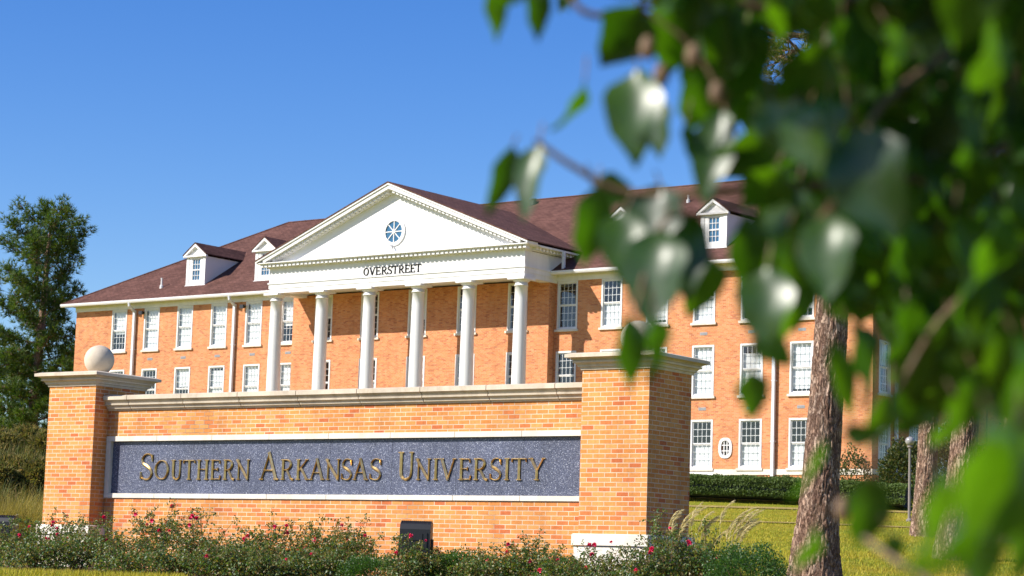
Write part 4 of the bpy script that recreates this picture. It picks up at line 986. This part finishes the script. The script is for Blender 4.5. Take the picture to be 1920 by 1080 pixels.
def hang(bx, by, tx, ty, wpx, D, roll, tilt=0.):
    """a leaf from base to tip, wpx wide, its face turned by roll degrees about its own length (minus: to the left)"""
    if -36 < roll < -8 and not tilt: tilt = -.42*math.hypot(bx-tx, by-ty)/FPX*D
    p0, p1 = at(bx, by, D), at(tx, ty, D+tilt); d = p1-p0; back = -Fv; a_ = -radians(roll)
    side = d.normalized().cross(back); nrm = back*cos(a_)+side*sin(a_)
    W = wpx/FPX*D/max(.35, abs(cos(a_))); bigleaf(p0, d, nrm, d.length, min(W, d.length*.95))
    e = p0+Uv*.02+rv(r)*.01; tw.tube([p0-NO, e-NO], [.0012, .0015], 5)
KEY = [(925, -45, 938, 78, 46, 2.6, 55), (1003, -45, 1016, 80, 50, 2.6, 50), (1200, 12, 1135, 128, 112, 2.6, 28), (1097, 150, 1053, 252, 26, 2.6, 72),
 (1195, 130, 1180, 300, 108, 2.5, -22), (1236, 185, 1228, 292, 55, 2.6, -35), (962, 272, 920, 412, 48, 2.6, 48), (1012, 268, 968, 404, 55, 2.6, -35),
 (1110, 345, 1205, 372, 60, 2.6, 45), (1120, 350, 1102, 505, 80, 2.55, 50), (1172, 395, 1158, 520, 90, 2.5, -15), (1240, 350, 1205, 480, 110, 2.6, -30), (1245, 430, 1205, 610, 118, 2.45, -28),
 (1290, 400, 1285, 560, 90, 2.6, -10), (1180, 590, 1190, 738, 62, 2.35, 45), (1225, 590, 1235, 720, 45, 2.35, -60), (1355, 205, 1312, 375, 82, 2.6, -25), (1392, 255, 1362, 345, 55, 2.6, -40), (1285, 230, 1300, 300, 28, 2.6, 60),
 (1270, -30, 1260, 150, 120, 2.7, 40), (1340, -20, 1330, 190, 130, 2.8, 50), (1400, 40, 1370, 215, 110, 2.8, 35), (1300, 90, 1340, 240, 90, 2.7, 55), (1440, -50, 1480, 90, 110, 2.5, -65),
 (1325, 475, 1300, 600, 90, 2.6, 45), (1400, 400, 1405, 570, 75, 2.5, 30), (1440, 500, 1430, 650, 105, 2.35, -22), (1475, 470, 1500, 640, 90, 2.5, -60),
 (1408, 632, 1495, 680, 62, 2.4, 60), (1405, 695, 1418, 790, 66, 2.4, 40), (1600, 240, 1665, 445, 150, 2.2, -26), (1450, 185, 1478, 285, 95, 2.3, -30), (1550, 180, 1545, 280, 85, 2.3, -25), (1490, 200, 1530, 330, 80, 2.2, -30),
 (1790, 400, 1845, 620, 150, 2.2, -48), (1700, 410, 1690, 570, 90, 2.3, -40), (1560, 400, 1540, 560, 100, 2.3, -30), (1480, 420, 1500, 560, 90, 2.4, 40), (1870, 380, 1840, 560, 110, 2.1, -55),
 (1630, 895, 1622, 1036, 92, 2.3, 42), (1668, 1000, 1682, 1062, 46, 2.3, 50), (1850, 770, 1800, 1095, 170, 1.5, -62), (1915, 800, 1880, 1090, 140, 1.5, -58), (1760, 880, 1735, 1090, 80, 1.6, -60), (1960, 740, 1930, 960, 120, 1.6, -60),
 (1580, 815, 1660, 812, 46, 2.2, -20), (1665, 735, 1640, 850, 60, 2.3, 30), (1545, 820, 1500, 950, 22, 2.3, -70), (1530, 985, 1495, 1090, 40, 2.2, -58), (1590, 600, 1650, 760, 66, 2.4, -50), (1560, 640, 1610, 790, 50, 2.4, 60),
 (1660, 40, 1690, 150, 60, 2.3, -58), (1860, 20, 1840, 200, 130, 2.1, -42), (1800, 150, 1830, 330, 70, 2.3, -50), (1900, 300, 1890, 480, 80, 2.3, -60), (1580, 30, 1560, 110, 40, 2.3, -60), (1700, 620, 1720, 790, 90, 2.6, 40), (1760, 640, 1770, 800, 90, 2.6, 45), (1880, 590, 1870, 730, 80, 2.4, 40), (1830, 700, 1800, 820, 70, 2.4, 50), (1915, 700, 1905, 850, 80, 2.2, 40), (1700, 560, 1685, 690, 80, 2.5, -60), (1790, 740, 1760, 850, 60, 2.2, -60), (1900, 620, 1930, 800, 90, 2., -60), (1330, 330, 1330, 380, 30, 2.6, -30), (1830, 990, 1850, 1120, 90, 1.8, 40), (1925, 930, 1920, 1100, 80, 1.8, 40)]
for k in KEY:
    k = list(k)
    if 25 < k[6] <= 62: k[6] = 19      # grazed by the sun: dark face
    elif k[6] <= -38: k[6] = 58        # lit from behind
    if k[5] < 1.7: k[4] *= .95
    hang(*k)
# random leaves further into the crown
def inside(x, y):
    if 1270 < x < 1440 and 200 < y < 350: return False
    if y < 215: return x > 1290 and not (1370 < x < 1520 and 30 < y < 190)
    if y < 340: return x > 1440
    if y < 560: return x > 1420+40*sin(y*.05)
    if y < 680: return 1640+ (y-560)*.4 < x < 1865
    if y < 760: return 1680 < x < 1850
    return False
cnt = 0
while cnt < 760:
    x, y = r.uniform(1240, 2000), r.uniform(-60, 760)
    if not inside(x, y): continue
    D = r.uniform(2.5, 4.5); L = r.uniform(.06, .105)*FPX/D; an = r.gauss(0, .45)
    hang(x+15, y-L*.5, x+15+sin(an)*L, y-L*.5+cos(an)*L, r.uniform(.045, .07)*FPX/D, D, (r.gauss(20, 8) if r.random() < .62 else r.uniform(42, 78) if r.random() < .35 else r.uniform(-62, -6)), r.uniform(-.02, .02)); cnt += 1
for k in range(3600):    # crown above and beside the frame: gives the real shade
    x, y = r.uniform(960, 3300), r.uniform(-1300, 900); D = r.uniform(1.9, 4.6)
    if x < 2000 and y > -80: continue
    if y > 500 and x < 2100: continue
    L = r.uniform(.06, .105)*FPX/D; an = r.gauss(0, .6)
    hang(x, y, x+sin(an)*L, y+cos(an)*L, r.uniform(.045, .07)*FPX/D, D, r.uniform(-85, 85), r.uniform(-.03, .03))
crown = lf.build('crown', 'near_leaf', near, uv=False, smooth=True)
br = lambda *q: [at(*z) for z in q]
T0 = NO+Vector((0, 0, 1.7)); T1 = NO+Vector((.02, .05, 2.4)); T2 = NO+Vector((.05, .1, 3.0))
twig([T1]+br((2100, 250, 3.3), (1750, 330, 2.7), (1480, 350, 2.6), (1200, 365, 2.6), (1080, 315, 2.6), (1003, 262, 2.6)), .009, .003)
twig([T2]+br((2200, -200, 3.2), (1800, -60, 2.8), (1500, 20, 2.7), (1300, -10, 2.65), (1120, 30, 2.6), (1060, -20, 2.6)), .009, .003)
twig([T2]+br((2000, -100, 2.8), (1800, 80, 2.5), (1650, 200, 2.3), (1600, 330, 2.25), (1500, 460, 2.4), (1420, 620, 2.4), (1410, 700, 2.4)), .006, .002)
twig([T0]+br((2150, 700, 2.8), (1950, 900, 2.4), (1800, 1100, 2.2), (1720, 1075, 2.2), (1620, 1008, 2.25)), .006, .003)
twig([T1]+br((2000, 450, 2.5), (1800, 560, 2.4), (1700, 700, 2.4), (1640, 830, 2.3), (1630, 900, 2.3)), .004, .002)
twig(br((1500, 350, 2.6), (1380, 300, 2.6), (1360, 200, 2.6), (1300, 90, 2.6), (1200, 15, 2.6)), .004, .002)
twig(br((1480, 350, 2.6), (1330, 400, 2.6), (1240, 420, 2.5), (1190, 590, 2.4)), .004, .002)
tw.build('branches', 'twig', near, uv=False)
for q, (bx, by) in enumerate([(1300, 105), (1215, 90), (1580, 955), (1345, 175), (1240, 140), (1870, 660)]):   # small seed pods
    mb = MB(); c = at(bx, by, 2.5)-NO; mb.lathe(c.x, c.y, [(.001+.008*sin(pi*k/8), c.z-.014*cos(pi*k/8)) for k in range(9)], 10); mb.build('seed_pod', 'twig', near, smooth=True, uv=False)
